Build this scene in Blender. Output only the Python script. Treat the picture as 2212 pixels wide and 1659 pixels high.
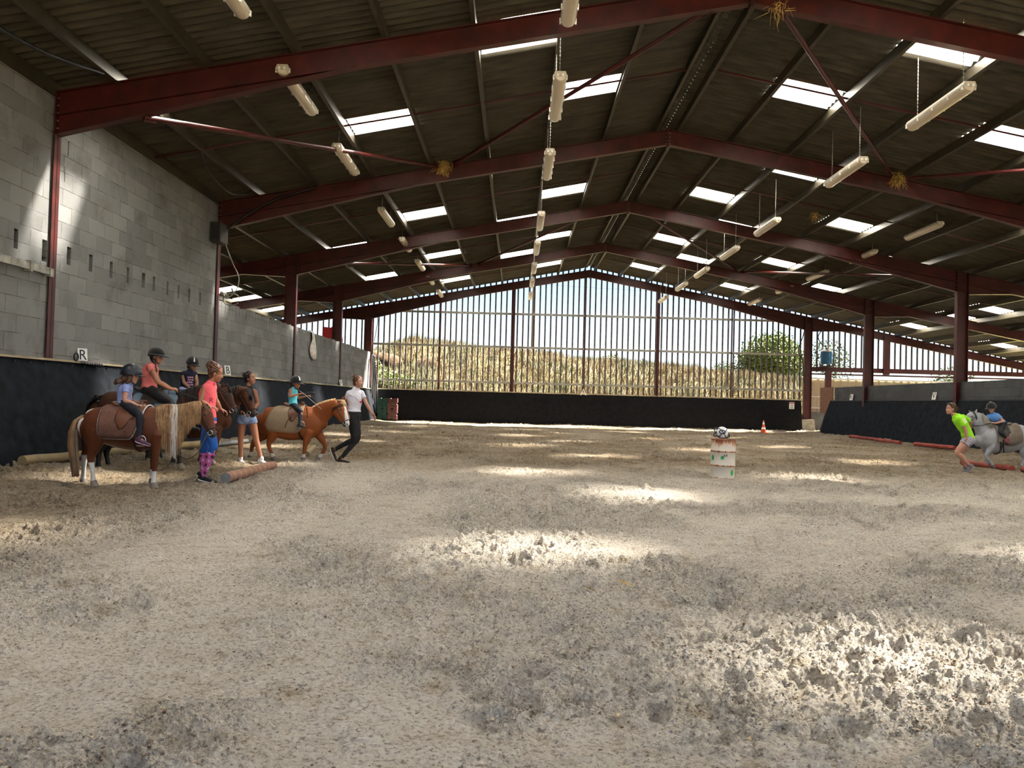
import bpy, math, random
import numpy as np
from mathutils import Vector, Matrix
PI = math.pi
C = bpy.context.scene.collection
scene = bpy.context.scene
for o in list(bpy.data.objects): bpy.data.objects.remove(o, do_unlink=True)

# ---------------------------------------------------------------- camera, sky, sun, exposure
F_PX, CAM_H, YAW, PITCH, ROLL = 1764.0, 1.163, -0.0053, 0.0217, 0.0269
cam_data = bpy.data.cameras.new('camera'); cam = bpy.data.objects.new('camera', cam_data); C.objects.link(cam)
fw = Vector((math.sin(YAW)*math.cos(PITCH), math.cos(YAW)*math.cos(PITCH), math.sin(PITCH)))
rt = Vector((math.cos(YAW), -math.sin(YAW), 0)); up = rt.cross(fw)
r2 = rt*math.cos(ROLL) + up*math.sin(ROLL)
u2 = up*math.cos(ROLL) - rt*math.sin(ROLL)
cam.matrix_world = Matrix(((r2.x, u2.x, -fw.x, 0), (r2.y, u2.y, -fw.y, 0), (r2.z, u2.z, -fw.z, CAM_H), (0, 0, 0, 1)))
cam_data.sensor_width = 36.0; cam_data.lens = F_PX/2212*36.0; cam_data.clip_end = 500; cam_data.clip_start = 0.05
scene.camera = cam

SUN = Vector((0.73, 0.40, 1.0)).normalized()
world = bpy.data.worlds.new('world'); scene.world = world; world.use_nodes = True
wn = world.node_tree; bg = wn.nodes['Background']
sky = wn.nodes.new('ShaderNodeTexSky'); sky.sky_type = 'NISHITA'; sky.sun_disc = False
sky.sun_elevation = math.asin(SUN.z); sky.sun_rotation = math.atan2(SUN.x, SUN.y)
sky.air_density = 1.0; sky.dust_density = 0.05; sky.altitude = 3000; sky.ozone_density = 1.0
hs = wn.nodes.new('ShaderNodeHueSaturation'); hs.inputs['Saturation'].default_value = .85
wn.links.new(sky.outputs[0], hs.inputs['Color']); wn.links.new(hs.outputs[0], bg.inputs[0]); bg.inputs[1].default_value = 0.058
sd = bpy.data.lights.new('sun', 'SUN'); sd.energy = 35.0; sd.angle = math.radians(6.0); sd.color = (1.0, 0.93, 0.80)
sun = bpy.data.objects.new('sun', sd); C.objects.link(sun); sun.location = (20, 10, 30)
sun.rotation_euler = SUN.to_track_quat('Z', 'Y').to_euler()
vs = scene.view_settings; scene.display_settings.display_device = 'sRGB'
vs.view_transform = 'Standard'; vs.look = 'None'; vs.gamma = 1.0; vs.use_curve_mapping = False
vs.exposure = 2.06
scene.cycles.max_bounces = 8; scene.cycles.diffuse_bounces = 5; scene.cycles.transparent_max_bounces = 12
scene.cycles.sample_clamp_indirect = 6.0; scene.cycles.caustics_refractive = False; scene.cycles.caustics_reflective = False
scene.cycles.use_denoising = True

# ---------------------------------------------------------------- helpers
rnd = random.Random(7)
def V(*a): return Vector(a)
class MB:
    """collects shapes, then links them as ONE mesh object"""
    def __init__(s): s.v = []; s.f = []; s.m = []; s.sm = []
    def add(s, vs_, fs, mi=0, smooth=False):
        n = len(s.v); s.v += [tuple(x) for x in vs_]
        for f in fs: s.f.append(tuple(i+n for i in f)); s.m.append(mi); s.sm.append(smooth)
        return s
    def box(s, x0, x1, y0, y1, z0, z1, mi=0):
        return s.add([(x0,y0,z0),(x1,y0,z0),(x1,y1,z0),(x0,y1,z0),(x0,y0,z1),(x1,y0,z1),(x1,y1,z1),(x0,y1,z1)],
                     [(0,3,2,1),(4,5,6,7),(0,1,5,4),(1,2,6,5),(2,3,7,6),(3,0,4,7)], mi)
    def prism(s, poly, ax, a, b, mi=0):
        """poly: list of 2-D points; extruded along axis ax from a to b"""
        def p(u, w, t): return {'x': (t,u,w), 'y': (u,t,w), 'z': (u,w,t)}[ax]
        n = len(poly)
        return s.add([p(u,w,a) for u,w in poly]+[p(u,w,b) for u,w in poly],
                     [tuple(range(n))[::-1], tuple(range(n,2*n))]+[(i,(i+1)%n,n+(i+1)%n,n+i) for i in range(n)], mi)
    def bar(s, p, q, w, h, upv=(0,0,1), mi=0):
        p = Vector(p); q = Vector(q); t = (q-p).normalized(); a = t.cross(Vector(upv)).normalized(); b = a.cross(t)
        vs_ = [c + a*(w/2*i) + b*(h/2*j) for c in (p,q) for i,j in ((-1,-1),(1,-1),(1,1),(-1,1))]
        return s.add(vs_, [(0,3,2,1),(4,5,6,7),(0,1,5,4),(1,2,6,5),(2,3,7,6),(3,0,4,7)], mi)
    def tube(s, pts, r, n=8, mi=0, cap=True, smooth=True):
        pts = [Vector(p) for p in pts]; R_ = r if hasattr(r, '__len__') else [r]*len(pts)
        t = (pts[1]-pts[0]).normalized(); a = t.orthogonal().normalized(); vs_ = []
        for i, p in enumerate(pts):
            if 0 < i < len(pts)-1: t = (pts[i+1]-pts[i-1]).normalized()
            elif i: t = (pts[i]-pts[i-1]).normalized()
            a = (a - t*a.dot(t)).normalized(); b = t.cross(a)
            vs_ += [p + (a*math.cos(2*PI*k/n) + b*math.sin(2*PI*k/n))*R_[i] for k in range(n)]
        fs = [(i*n+k, i*n+(k+1)%n, (i+1)*n+(k+1)%n, (i+1)*n+k) for i in range(len(pts)-1) for k in range(n)]
        s.add(vs_, fs, mi, smooth)
        if cap: s.add(vs_[:n], [tuple(range(n))[::-1]], mi); s.add(vs_[-n:], [tuple(range(n))], mi)
        return s
    def lathe(s, prof, n=24, c=(0,0,0), mi=0, smooth=True):
        c = Vector(c); vs_ = [c+Vector((r*math.cos(2*PI*k/n), r*math.sin(2*PI*k/n), z)) for r,z in prof for k in range(n)]
        return s.add(vs_, [(i*n+k, i*n+(k+1)%n, (i+1)*n+(k+1)%n, (i+1)*n+k) for i in range(len(prof)-1) for k in range(n)], mi, smooth)
    def ell(s, c, rx, ry, rz, n=16, m=10, mi=0, M=None):
        c = Vector(c); vs_ = []
        for i in range(m+1):
            th = PI*i/m
            for k in range(n):
                ph = 2*PI*k/n; d = Vector((rx*math.sin(th)*math.cos(ph), ry*math.sin(th)*math.sin(ph), rz*math.cos(th)))
                vs_.append(c + (M @ d if M else d))
        return s.add(vs_, [(i*n+k, (i+1)*n+k, (i+1)*n+(k+1)%n, i*n+(k+1)%n) for i in range(m) for k in range(n)], mi, True)
    def build(s, name, mats, parent=None, **kw):
        me = bpy.data.meshes.new(name); me.from_pydata(s.v, [], s.f)
        for m in (mats if isinstance(mats, (list, tuple)) else [mats]): me.materials.append(m)
        me.polygons.foreach_set('material_index', s.m); me.polygons.foreach_set('use_smooth', s.sm); me.update()
        o = bpy.data.objects.new(name, me); C.objects.link(o)
        if parent: o.parent = parent
        tag(o, **kw); return o
def tag(o, label=None, cat=None, group=None, kind=None):
    for k, v in (('label',label),('category',cat),('group',group),('kind',kind)):
        if v: o[k] = v
    return o
def empty(name, loc=(0,0,0), rz=0.0, **kw):
    o = bpy.data.objects.new(name, None); C.objects.link(o); o.location = loc; o.rotation_euler = (0,0,rz)
    o.empty_display_size = .1
    return tag(o, **kw)
def npmesh(name, verts, faces, mats, parent=None, smooth=True, fmat=None, **kw):
    verts = np.asarray(verts, dtype=np.float32); faces = np.asarray(faces, dtype=np.int32); k = faces.shape[1]
    me = bpy.data.meshes.new(name); me.vertices.add(len(verts)); me.vertices.foreach_set('co', verts.ravel())
    me.loops.add(faces.size); me.loops.foreach_set('vertex_index', faces.ravel())
    me.polygons.add(len(faces)); me.polygons.foreach_set('loop_start', np.arange(0, faces.size, k, dtype=np.int32))
    for m in (mats if isinstance(mats, (list, tuple)) else [mats]): me.materials.append(m)
    me.update(calc_edges=True)
    me.polygons.foreach_set('use_smooth', np.full(len(faces), smooth))
    if fmat is not None: me.polygons.foreach_set('material_index', np.asarray(fmat, dtype=np.int32))
    me.update()
    o = bpy.data.objects.new(name, me); C.objects.link(o)
    if parent: o.parent = parent
    return tag(o, **kw)
def copy_tree(o, parent=None):
    c = o.copy(); C.objects.link(c); c.parent = parent
    for ch in o.children: copy_tree(ch, c)
    return c
def hash2(ix, iy, seed=0):
    n = (ix.astype(np.int64)*374761393 + iy.astype(np.int64)*668265263 + seed*1442695041) & 0x7fffffff
    n = ((n ^ (n >> 13))*1274126177) & 0x7fffffff
    return ((n ^ (n >> 16)) & 0xffffff)/float(0xffffff)
def noise2(x, y, seed=0):
    ix = np.floor(x); iy = np.floor(y); fx = x-ix; fy = y-iy
    u = fx*fx*(3-2*fx); v = fy*fy*(3-2*fy)
    a = hash2(ix,iy,seed); b = hash2(ix+1,iy,seed); c = hash2(ix,iy+1,seed); d = hash2(ix+1,iy+1,seed)
    return (a*(1-u)+b*u)*(1-v) + (c*(1-u)+d*u)*v - .5
def fbm(x, y, oct=4, seed=0):
    s = 0; a = 1.0
    for i in range(oct): s = s + a*noise2(x*2**i+17*i, y*2**i-9*i, seed+i); a *= .5
    return s

# ---------------------------------------------------------------- materials
MATS = {}
def N(nt, t, **kw):
    n = nt.nodes.new(t)
    for k, v in kw.items(): setattr(n, k, v)
    return n
def mat(name, col, rough=.6, metal=0.0, var=.12, vscale=6.0, bump=0.0, bscale=40.0, col2=None, spec=.4, sheen=0.0, scale=None):
    if name in MATS: return MATS[name]
    m = bpy.data.materials.new(name); m.use_nodes = True; nt = m.node_tree; b = nt.nodes['Principled BSDF']
    b.inputs['Roughness'].default_value = rough; b.inputs['Metallic'].default_value = metal
    b.inputs['Specular IOR Level'].default_value = spec
    if sheen: b.inputs['Sheen Weight'].default_value = sheen
    tc = N(nt, 'ShaderNodeTexCoord'); src = tc.outputs['Object']
    if scale:
        mp = N(nt, 'ShaderNodeMapping'); mp.inputs['Scale'].default_value = scale; nt.links.new(src, mp.inputs[0]); src = mp.outputs[0]
    n = N(nt, 'ShaderNodeTexNoise'); n.inputs['Scale'].default_value = vscale; n.inputs['Detail'].default_value = 5
    nt.links.new(src, n.inputs['Vector'])
    r = N(nt, 'ShaderNodeMix', data_type='RGBA')
    c2 = col2 or tuple(min(1, c*(1+2*var)) for c in col); c1 = col if col2 else tuple(c*(1-2*var) for c in col)
    r.inputs['A'].default_value = (*c1, 1); r.inputs['B'].default_value = (*c2, 1)
    mr = N(nt, 'ShaderNodeMapRange'); mr.inputs[1].default_value = .3; mr.inputs[2].default_value = .7
    nt.links.new(n.outputs['Fac'], mr.inputs[0]); nt.links.new(mr.outputs[0], r.inputs['Factor'])
    nt.links.new(r.outputs['Result'], b.inputs['Base Color'])
    if bump:
        n2 = N(nt, 'ShaderNodeTexNoise'); n2.inputs['Scale'].default_value = bscale; n2.inputs['Detail'].default_value = 6
        nt.links.new(src, n2.inputs['Vector'])
        bp_ = N(nt, 'ShaderNodeBump'); bp_.inputs['Strength'].default_value = bump; bp_.inputs['Distance'].default_value = .02
        nt.links.new(n2.outputs['Fac'], bp_.inputs['Height']); nt.links.new(bp_.outputs[0], b.inputs['Normal'])
    MATS[name] = m; return m
def ramp(nt, src, stops):
    r = N(nt, 'ShaderNodeValToRGB'); e = r.color_ramp.elements
    while len(e) < len(stops): e.new(.5)
    for el, (p, c) in zip(e, stops): el.position = p; el.color = (*c, 1)
    nt.links.new(src, r.inputs[0]); return r.outputs[0]

RED = mat('red_oxide_steel', (.050,.0050,.0040), rough=.48, var=.22, vscale=3, bump=.1, bscale=30)
PURL = mat('galvanised_purlin', (.058,.050,.032), rough=.5, metal=.35, var=.25, vscale=4, col2=(.040,.034,.021))
GALV = mat('galvanised_rail', (.30,.29,.25), rough=.45, metal=.5, var=.2, vscale=8)
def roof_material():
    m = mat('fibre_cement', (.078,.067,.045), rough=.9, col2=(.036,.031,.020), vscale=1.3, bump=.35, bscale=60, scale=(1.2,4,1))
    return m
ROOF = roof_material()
CONC = mat('concrete', (.24,.22,.18), rough=.9, var=.15, bump=.4, bscale=25)
RUBBER = mat('black_kickboard', (.007,.009,.013), rough=.8, spec=.12, var=.3, vscale=5, bump=.12, bscale=14)
RUBBERB = mat('black_kickboard_far', (.004,.004,.005), rough=.8, var=.3, vscale=5, spec=.15)
WOOD = mat('weathered_timber', (.33,.27,.17), rough=.8, var=.2, vscale=12, bump=.3, scale=(1,.15,1))
SLAT = mat('slatted_cladding', (.075,.062,.060), rough=.7, var=.2)
WHITE = mat('white_paint', (.75,.75,.72), rough=.5, var=.04)
BLACK = mat('black_paint', (.012,.012,.014), rough=.5, var=.1)

def block_material(name, c1, c2, mortar, axis='yz'):
    m = bpy.data.materials.new(name); m.use_nodes = True; nt = m.node_tree; b = nt.nodes['Principled BSDF']
    b.inputs['Roughness'].default_value = .85; b.inputs['Specular IOR Level'].default_value = .2
    tc = N(nt, 'ShaderNodeTexCoord'); sp = N(nt, 'ShaderNodeSeparateXYZ'); nt.links.new(tc.outputs['Object'], sp.inputs[0])
    nz = N(nt, 'ShaderNodeTexNoise'); nz.inputs['Scale'].default_value = 7; nt.links.new(tc.outputs['Object'], nz.inputs['Vector'])
    cb = N(nt, 'ShaderNodeCombineXYZ')
    nt.links.new(sp.outputs['Y' if axis == 'yz' else 'X'], cb.inputs[0]); nt.links.new(sp.outputs['Z'], cb.inputs[1])
    va = N(nt, 'ShaderNodeVectorMath', operation='MULTIPLY_ADD'); va.inputs[1].default_value = (.012,.012,.012)
    nt.links.new(nz.outputs['Color'], va.inputs[0]); nt.links.new(cb.outputs[0], va.inputs[2])
    br = N(nt, 'ShaderNodeTexBrick'); br.offset = .5
    for k, v in (('Scale',1.0),('Mortar Size',.007),('Mortar Smooth',.35),('Brick Width',.6),('Row Height',.296),('Bias',0.0)): br.inputs[k].default_value = v
    br.inputs['Color1'].default_value = (*c1,1); br.inputs['Color2'].default_value = (*c2,1); br.inputs['Mortar'].default_value = (*mortar,1)
    nt.links.new(va.outputs[0], br.inputs['Vector'])
    n1 = N(nt, 'ShaderNodeTexNoise'); n1.inputs['Scale'].default_value = 1.4; n1.inputs['Detail'].default_value = 7; n1.inputs['Roughness'].default_value = .65
    nt.links.new(tc.outputs['Object'], n1.inputs['Vector'])
    st = ramp(nt, n1.outputs['Fac'], [(.28,(.60,.55,.47)),(.5,(1,1,1)),(.75,(1.0,.96,.88))])
    mx = N(nt, 'ShaderNodeMix', data_type='RGBA', blend_type='MULTIPLY'); mx.inputs['Factor'].default_value = .8
    jn = N(nt, 'ShaderNodeTexNoise'); jn.inputs['Scale'].default_value = 2.6; jn.inputs['Detail'].default_value = 4; nt.links.new(tc.outputs['Object'], jn.inputs['Vector'])
    jr = N(nt, 'ShaderNodeMapRange'); jr.inputs[1].default_value = .42; jr.inputs[2].default_value = .62; nt.links.new(jn.outputs['Fac'], jr.inputs[0])
    jm = N(nt, 'ShaderNodeMix', data_type='RGBA'); jm.inputs['A'].default_value = (*mortar,1); jm.inputs['B'].default_value = (*[c*1.0 for c in c1],1); nt.links.new(jr.outputs[0], jm.inputs['Factor']); nt.links.new(jm.outputs['Result'], br.inputs['Mortar'])
    nt.links.new(br.outputs['Color'], mx.inputs['A']); nt.links.new(st, mx.inputs['B'])
    nt.links.new(mx.outputs['Result'], b.inputs['Base Color'])
    n2 = N(nt, 'ShaderNodeTexNoise'); n2.inputs['Scale'].default_value = 90; nt.links.new(tc.outputs['Object'], n2.inputs['Vector'])
    ad = N(nt, 'ShaderNodeMath', operation='MULTIPLY_ADD'); ad.inputs[1].default_value = -1.6
    nt.links.new(br.outputs['Fac'], ad.inputs[0]); nt.links.new(n2.outputs['Fac'], ad.inputs[2])
    bp_ = N(nt, 'ShaderNodeBump'); bp_.inputs['Strength'].default_value = .7; bp_.inputs['Distance'].default_value = .012
    nt.links.new(ad.outputs[0], bp_.inputs['Height']); nt.links.new(bp_.outputs[0], b.inputs['Normal'])
    return m
BLOCK = block_material('concrete_block', (.225,.230,.228), (.165,.168,.168), (.09,.085,.075))
BLOCKR = block_material('grey_block_right', (.085,.09,.094), (.068,.072,.076), (.05,.05,.05))
def sheet_material(name, c_tr, c_df, mix):
    m = bpy.data.materials.new(name); m.use_nodes = True; nt = m.node_tree; nt.nodes.remove(nt.nodes['Principled BSDF'])
    tr = N(nt, 'ShaderNodeBsdfTransparent'); tr.inputs[0].default_value = (*c_tr,1)
    df = N(nt, 'ShaderNodeBsdfTranslucent'); df.inputs[0].default_value = (*c_df,1)
    nz = N(nt, 'ShaderNodeTexNoise'); nz.inputs['Scale'].default_value = 3
    mr = N(nt, 'ShaderNodeMapRange'); mr.inputs[3].default_value = mix-.06; mr.inputs[4].default_value = mix+.06
    mx = N(nt, 'ShaderNodeMixShader'); nt.links.new(nz.outputs['Fac'], mr.inputs[0]); nt.links.new(mr.outputs[0], mx.inputs[0])
    nt.links.new(tr.outputs[0], mx.inputs[1]); nt.links.new(df.outputs[0], mx.inputs[2]); nt.links.new(mx.outputs[0], nt.nodes['Material Output'].inputs[0])
    return m
SKYL = sheet_material('translucent_roof_sheet', (.95,.95,.97), (.95,.95,.95), .85)
YELL = sheet_material('yellow_translucent_sheet', (.9,.7,.2), (.9,.75,.25), .9)

# ---------------------------------------------------------------- the hall
XR, HW, BAY, Y1 = 3.9, 12.0, 7.8, 14.1
XL, XRT = XR-HW, XR+HW
FY = [Y1+(k-1)*BAY for k in range(-1, 6)]        # frames: the fifth stands in the gable
SL = .192
def zroof(x): return 8.82 - SL*abs(x-XR)         # underside of the sheets
def zraf(x): return 8.60 - .188*abs(x-XR)        # top of the rafters
XMIN, XMAX, YMIN, YMAX = -20.0, 31.0, -1.6, 45.75
def gz(x, y):                                    # sand level: trodden hollow, banked up against the boards
    d = np.minimum(np.minimum(x+7.6, 15.6-x), 45.2-y)
    return -.15*(1-np.exp(-np.clip(d,0,9)/1.1))
# roof sheets between purlins, wave in y, lapping at each purlin
PX = [.25]+[.15+1.54*k for k in range(1, 18)]     # purlins, measured out from the ridge
SKY_A = {-1:(-.9,.2), 0:(6.9,8.0), 1:(14.42,15.86), 2:(22.97,24.05), 3:(30.28,31.4), 4:(37.45,38.5)}
SKY_B = {-1:(2.3,3.4), 0:(10.1,11.2), 1:(17.92,19.0), 2:(27.05,28.2), 3:(34.5,35.65), 4:(41.7,42.9)}
CELLS_A = [(-1,2),(-1,6),(-1,10),(1,2),(1,6),(1,10)]
CELLS_B = [(-1,1),(-1,4),(-1,10),(1,1),(1,4),(1,10),(1,13)]
PITCH_W = .22
def corr(name, x0, x1, y0, y1, m, per=8, amp=.034, dz=0.0, **kw):
    nw = max(1, round((y1-y0)/PITCH_W*per)); ys = np.linspace(y0, y1, nw+1)
    w = amp*np.cos(2*PI*ys/PITCH_W)+amp
    xs = np.linspace(x0, x1, 3); lap = [0.0, -.004, -.012] if abs(x1-XR) > abs(x0-XR) else [-.012, -.004, 0.0]
    X, Yg = np.meshgrid(xs, ys, indexing='ij'); Z = np.array([[zroof(x)+l+dz] for x, l in zip(xs, lap)]) + w[None,:]
    n = len(ys); vv = np.stack([X, Yg, Z], -1).reshape(-1,3)
    i, j = np.meshgrid(np.arange(2), np.arange(n-1), indexing='ij'); a = (i*n+j).ravel()
    return vv, np.stack([a, a+1, a+n+1, a+n], 1)
rv, rf, nn = [], [], 0
wno = 1
def sky_spans(s, c):
    r = [SKY_A[k] for k in SKY_A] if (s,c) in CELLS_A else []
    r += [SKY_B[k] for k in SKY_B] if (s,c) in CELLS_B else []
    if (s,c) in CELLS_A: r += [(4.4,5.5)]  # extra skylight row out of view, added to brighten the near sand
    return sorted(r)
for s in (-1, 1):
    for c in range(0, 17):
        a, b = (0.0 if c == 0 else PX[c])-.03, PX[c+1]+.03
        if c == 0: a = .06
        x0, x1 = XR+s*a, XR+s*b
        if s < 0 and x0 < XMIN+.3: continue
        spans = sky_spans(s, c); y = YMIN
        for (ya, yb) in spans+[(YMAX, None)]:
            vv, ff = corr('', x0, x1, y, ya, ROOF, per=8 if y < 30 else 4)
            rv.append(vv); rf.append(ff+nn); nn += len(vv)
            if yb is None: break
            if y > YMIN or True:
                # the sheet stops short of the lower purlin, a solid end shows
                xa, xb = XR+s*(PX[c]+.0), XR+s*(PX[c+1]+.0)
                vv, ff = corr('', xa, xb, ya, yb, SKYL, dz=.004)
                npmesh('window_%d' % wno, vv, ff, SKYL, kind='structure', label='translucent roof sheet letting daylight in'); wno += 1
            y = yb
npmesh('ceiling', np.concatenate(rv), np.concatenate(rf), ROOF, kind='structure', label='corrugated fibre cement roof seen from below')
rc = MB()
for k in range(-7, 210):
    y = k*PITCH_W
    if y+PITCH_W*.9 > YMAX: break
    rc.prism([(XR-.42,8.80),(XR-.02,8.905),(XR+.02,8.905),(XR+.42,8.80),(XR+.42,8.815),(XR,8.925),(XR-.42,8.815)], 'y', y, y+PITCH_W*.93)
rc.build('trim_6', ROOF, kind='structure', label='scalloped ridge capping along the roof')

# purlins, C sections lying on the rafters
ORD = ['first','second','third','fourth','fifth','sixth','seventh','eighth','ninth','tenth','eleventh','twelfth','thirteenth','fourteenth','fifteenth','sixteenth','seventeenth']
for s in (-1, 1):
    for k in range(0, 17 if s > 0 else 15):
        x = XR+s*PX[k]
        if x < XMIN+.2 or x > XMAX: continue
        zt, h, w = zroof(x)-.004, .20, .075
        mb = MB(); t = .012; sl = -s*SL
        def pt(u, z): return (x+s*u, zt + z - SL*u)
        prof = [pt(0,0),pt(w,0),pt(w,-.022),pt(w-t,-.022),pt(w-t,-t),pt(t,-t),pt(t,-h+t),pt(w-t,-h+t),pt(w-t,-h+.022),pt(w,-h+.022),pt(w,-h),pt(0,-h)]
        if s < 0: prof = prof[::-1]
        for a, b in ((YMIN, FY[3]), (FY[3], FY[5]), (FY[5], YMAX-.25)):
            mb.prism(prof, 'y', a, b)
        mb.build('purlin', PURL, label='steel roof purlin, %s down from the ridge on the %s slope' % (ORD[k], 'left' if s < 0 else 'right'), cat='roof beam', group='purlins under the roof sheets')

# portal frames
FL = {0:'behind', 1:'behind', 2:'nearest', 3:'second', 4:'third', 5:'fourth', 6:'end'}
FR = [('dark red steel portal frame behind the viewpoint over the near sand','x'),
      ('dark red steel portal frame overhead just behind the first one in view','x'),
      ('dark red steel portal frame nearest the camera, crossing the top of the picture','x'),
      ('dark red steel portal frame second from the front, with the loudspeaker on its left column','x'),
      ('dark red steel portal frame third from the front, left column above the low wall','x'),
      ('dark red steel portal frame fourth from the front, beside the red bag on the wall','x'),
      ('dark red steel portal frame farthest away, against the slatted end wall','x')]
def rafter_mb(y, s):
    mb = MB(); d = .40; fwid = .09
    def seg(xa, za, xb, zb, t=.016, w=fwid): # flange between two points in the XZ plane
        mb.prism([(xa,za),(xb,zb),(xb,zb-t),(xa,za-t)] if xb > xa else [(xa,za-t),(xb,zb-t),(xb,zb),(xa,za)], 'y', y-w, y+w)
    xo = XR+s*(HW+.42); xi = XR+s*HW
    xe = (XMIN+.3) if s < 0 else (XMAX-.6)
    seg(XR, zraf(XR), xe, zraf(xe))
    seg(XR, zraf(XR)-d, xi, zraf(xi)-d)
    seg(xo, zraf(xo)-d, xe, zraf(xe)-d)
    mb.prism([(XR,zraf(XR)),(xe,zraf(xe)),(xe,zraf(xe)-d),(XR,zraf(XR)-d)], 'y', y-.008, y+.008)
    xh = XR+s*(HW-5.2)                       # haunch
    mb.prism([(xh,zraf(xh)-d),(xi,zraf(xi)-d),(xi,5.60)], 'y', y-.008, y+.008)
    seg(xh, zraf(xh)-d, xi, 5.60)
    xh2 = XR+s*(HW+.42+1.6)
    mb.prism([(xh2,zraf(xh2)-d),(xo,zraf(xo)-d),(xo,zraf(xo)-d-.35)], 'y', y-.008, y+.008)
    seg(xh2, zraf(xh2)-d, xo, zraf(xo)-d-.35)
    return mb
BOLT = mat('bolt_steel', (.35,.33,.3), rough=.35, metal=.8)
for i, y in enumerate(FY):
    o = empty('portal_frame', (0,0,0), label=FR[i][0], cat='roof frame', group='red portal frames')
    for s in (-1, 1):
        rafter_mb(y, s).build('rafter', RED, o)
        c = MB(); x0, x1 = XR+s*HW, XR+s*(HW+.42)
        zt = zraf(XR+s*HW); zb = .62 if (s > 0) else 0.0
        c.box(min(x0,x0+s*.016), max(x0,x0+s*.016), y-.1, y+.1, zb, zt-.02)
        c.box(min(x1,x1-s*.016), max(x1,x1-s*.016), y-.1, y+.1, zb, zt-.1)
        c.box(min(x0,x1), max(x0,x1), y-.007, y+.007, zb, zt-.08)
        for z in (zraf(XR+s*HW)-.42, 5.62): c.box(min(x0,x1), max(x0,x1), y-.095, y+.095, z-.01, z+.01)
        if s > 0: c.box(x0-.12, x1+.12, y-.18, y+.18, zb, zb+.03)
        c.build('column', RED, o)
        if 2 <= i <= 4:
            for z in np.linspace(5.7, zt-.12, 5):
                for dy in (-.055, .055): MB().tube([(x0-s*.001, y+dy, z), (x0-s*.03, y+dy, z)], .014, 6).build('bolt', BOLT, o)
    p = MB(); p.box(XR-.02, XR+.02, y-.1, y+.1, 8.12, 8.585)
    p.build('apex_plate', RED, o)
    if i >= 3:
        for z in (8.2, 8.28, 8.38, 8.48):
            for dx in (-.045, .045): MB().tube([(XR+dx, y-.105, z), (XR+dx, y-.09, z)], .014, 6).build('bolt', BOLT, o)
    if 2 <= i <= 3:
        for s in (-1,1):
            for k in range(0, 8):
                x = XR+s*(PX[k]+.04); MB().box(x-.02, x+.02, y-.10, y-.09, zroof(x)-.005, zroof(x)+.03).build('cleat', BOLT, o)
# concrete pedestals under the right columns
for i, y in enumerate(FY):
    mb = MB()
    mb.prism([(XRT-.28,-.15),(XRT+.62,-.15),(XRT+.52,.62),(XRT-.14,.62)], 'y', y-.32, y+.30)
    if i == 6: mb.build('concrete_footing', CONC, label='rough grey concrete footing under the far right red column', cat='footing')
# wind braces (round tubes) and the flat ties at mid bay
BR = [((-6.62,14.1,5.95),(-2.25,21.85,7.43),'from the nearest left column haunch up to the second frame'),
      ((-1.85,21.85,7.5),(3.25,14.12,8.13),'up to the nearest apex, left of the ridge'),
      ((4.42,14.12,8.15),(9.93,21.85,7.5),'running down right from the nearest apex'),
      ((10.2,21.85,7.43),(14.45,14.1,5.95),'at the right edge below the nearest frame'),
      ((-6.55,29.7,6.05),(-2.2,37.45,7.39),'between third and fourth frames on the left'),
      ((-1.9,37.45,7.45),(2.45,29.72,8.05),'rising to the third apex, left of the ridge'),
      ((4.56,29.72,8.15),(9.97,37.45,7.48),'running down right from the third apex'),
      ((10.2,37.45,7.43),(14.0,29.7,6.12),'near the right column of the third frame')]
for p, q, t in BR:
    mb = MB(); mb.tube([p, q], .048, 10)
    mb.bar(Vector(p), Vector(p)+(Vector(q)-Vector(p)).normalized()*.25, .02, .16); mb.bar(Vector(q), Vector(q)+(Vector(p)-Vector(q)).normalized()*.25, .02, .16)
    mb.build('wind_brace', RED, label='red tubular wind brace '+t, cat='brace', group='roof wind braces')
for i in range(1, 6):
    y = (FY[i]+FY[i+1])/2+(-.1 if i == 2 else 0)
    if i == 1: y = 10.2
    for s in (-1, 1):
        mb = MB(); xe = XR+s*(15.5); mb.bar((XR+s*.3,y,zroof(XR+s*.3)-.16),(xe,y,zroof(xe)-.16),.035,.035)
        mb.build('tie_rod', RED, label='thin red tie rod across the purlins, %s slope, bay %s' % ('left' if s<0 else 'right', ['zero','before the nearest frame','just past the nearest frame','past the second frame','past the third frame','next to the end wall'][i]), cat='rod', group='purlin tie rods')

# ---------------------------------------------------------------- walls
def holed(mb, axis_x, y0, y1, z0, z1, rects, depth, sgn):
    ys = sorted({y0,y1}|{r[0] for r in rects}|{r[1] for r in rects}); zs = sorted({z0,z1}|{r[2] for r in rects}|{r[3] for r in rects})
    for a, b in zip(ys, ys[1:]):
        for c, d in zip(zs, zs[1:]):
            hole = any(r[0]-1e-6 <= a and b <= r[1]+1e-6 and r[2]-1e-6 <= c and d <= r[3]+1e-6 for r in rects)
            if not hole: mb.add([(axis_x,a,c),(axis_x,b,c),(axis_x,b,d),(axis_x,a,d)], [(0,1,2,3)])
            else:
                x2 = axis_x+sgn*depth
                mb.add([(axis_x,a,c),(axis_x,b,c),(axis_x,b,d),(axis_x,a,d),(x2,a,c),(x2,b,c),(x2,b,d),(x2,a,d)], [(0,1,5,4),(1,2,6,5),(2,3,7,6),(3,0,4,7),(4,5,6,7)])
XW = XL-.045
slots = [(12.3,.1),(13.05,.11),(14.60,.13),(15.36,.13),(16.15,.12),(16.86,.1),(17.55,.14),(18.08,.12),(18.80,.09),(19.42,.08),(20.05,.1),(20.75,.1)]
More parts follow.
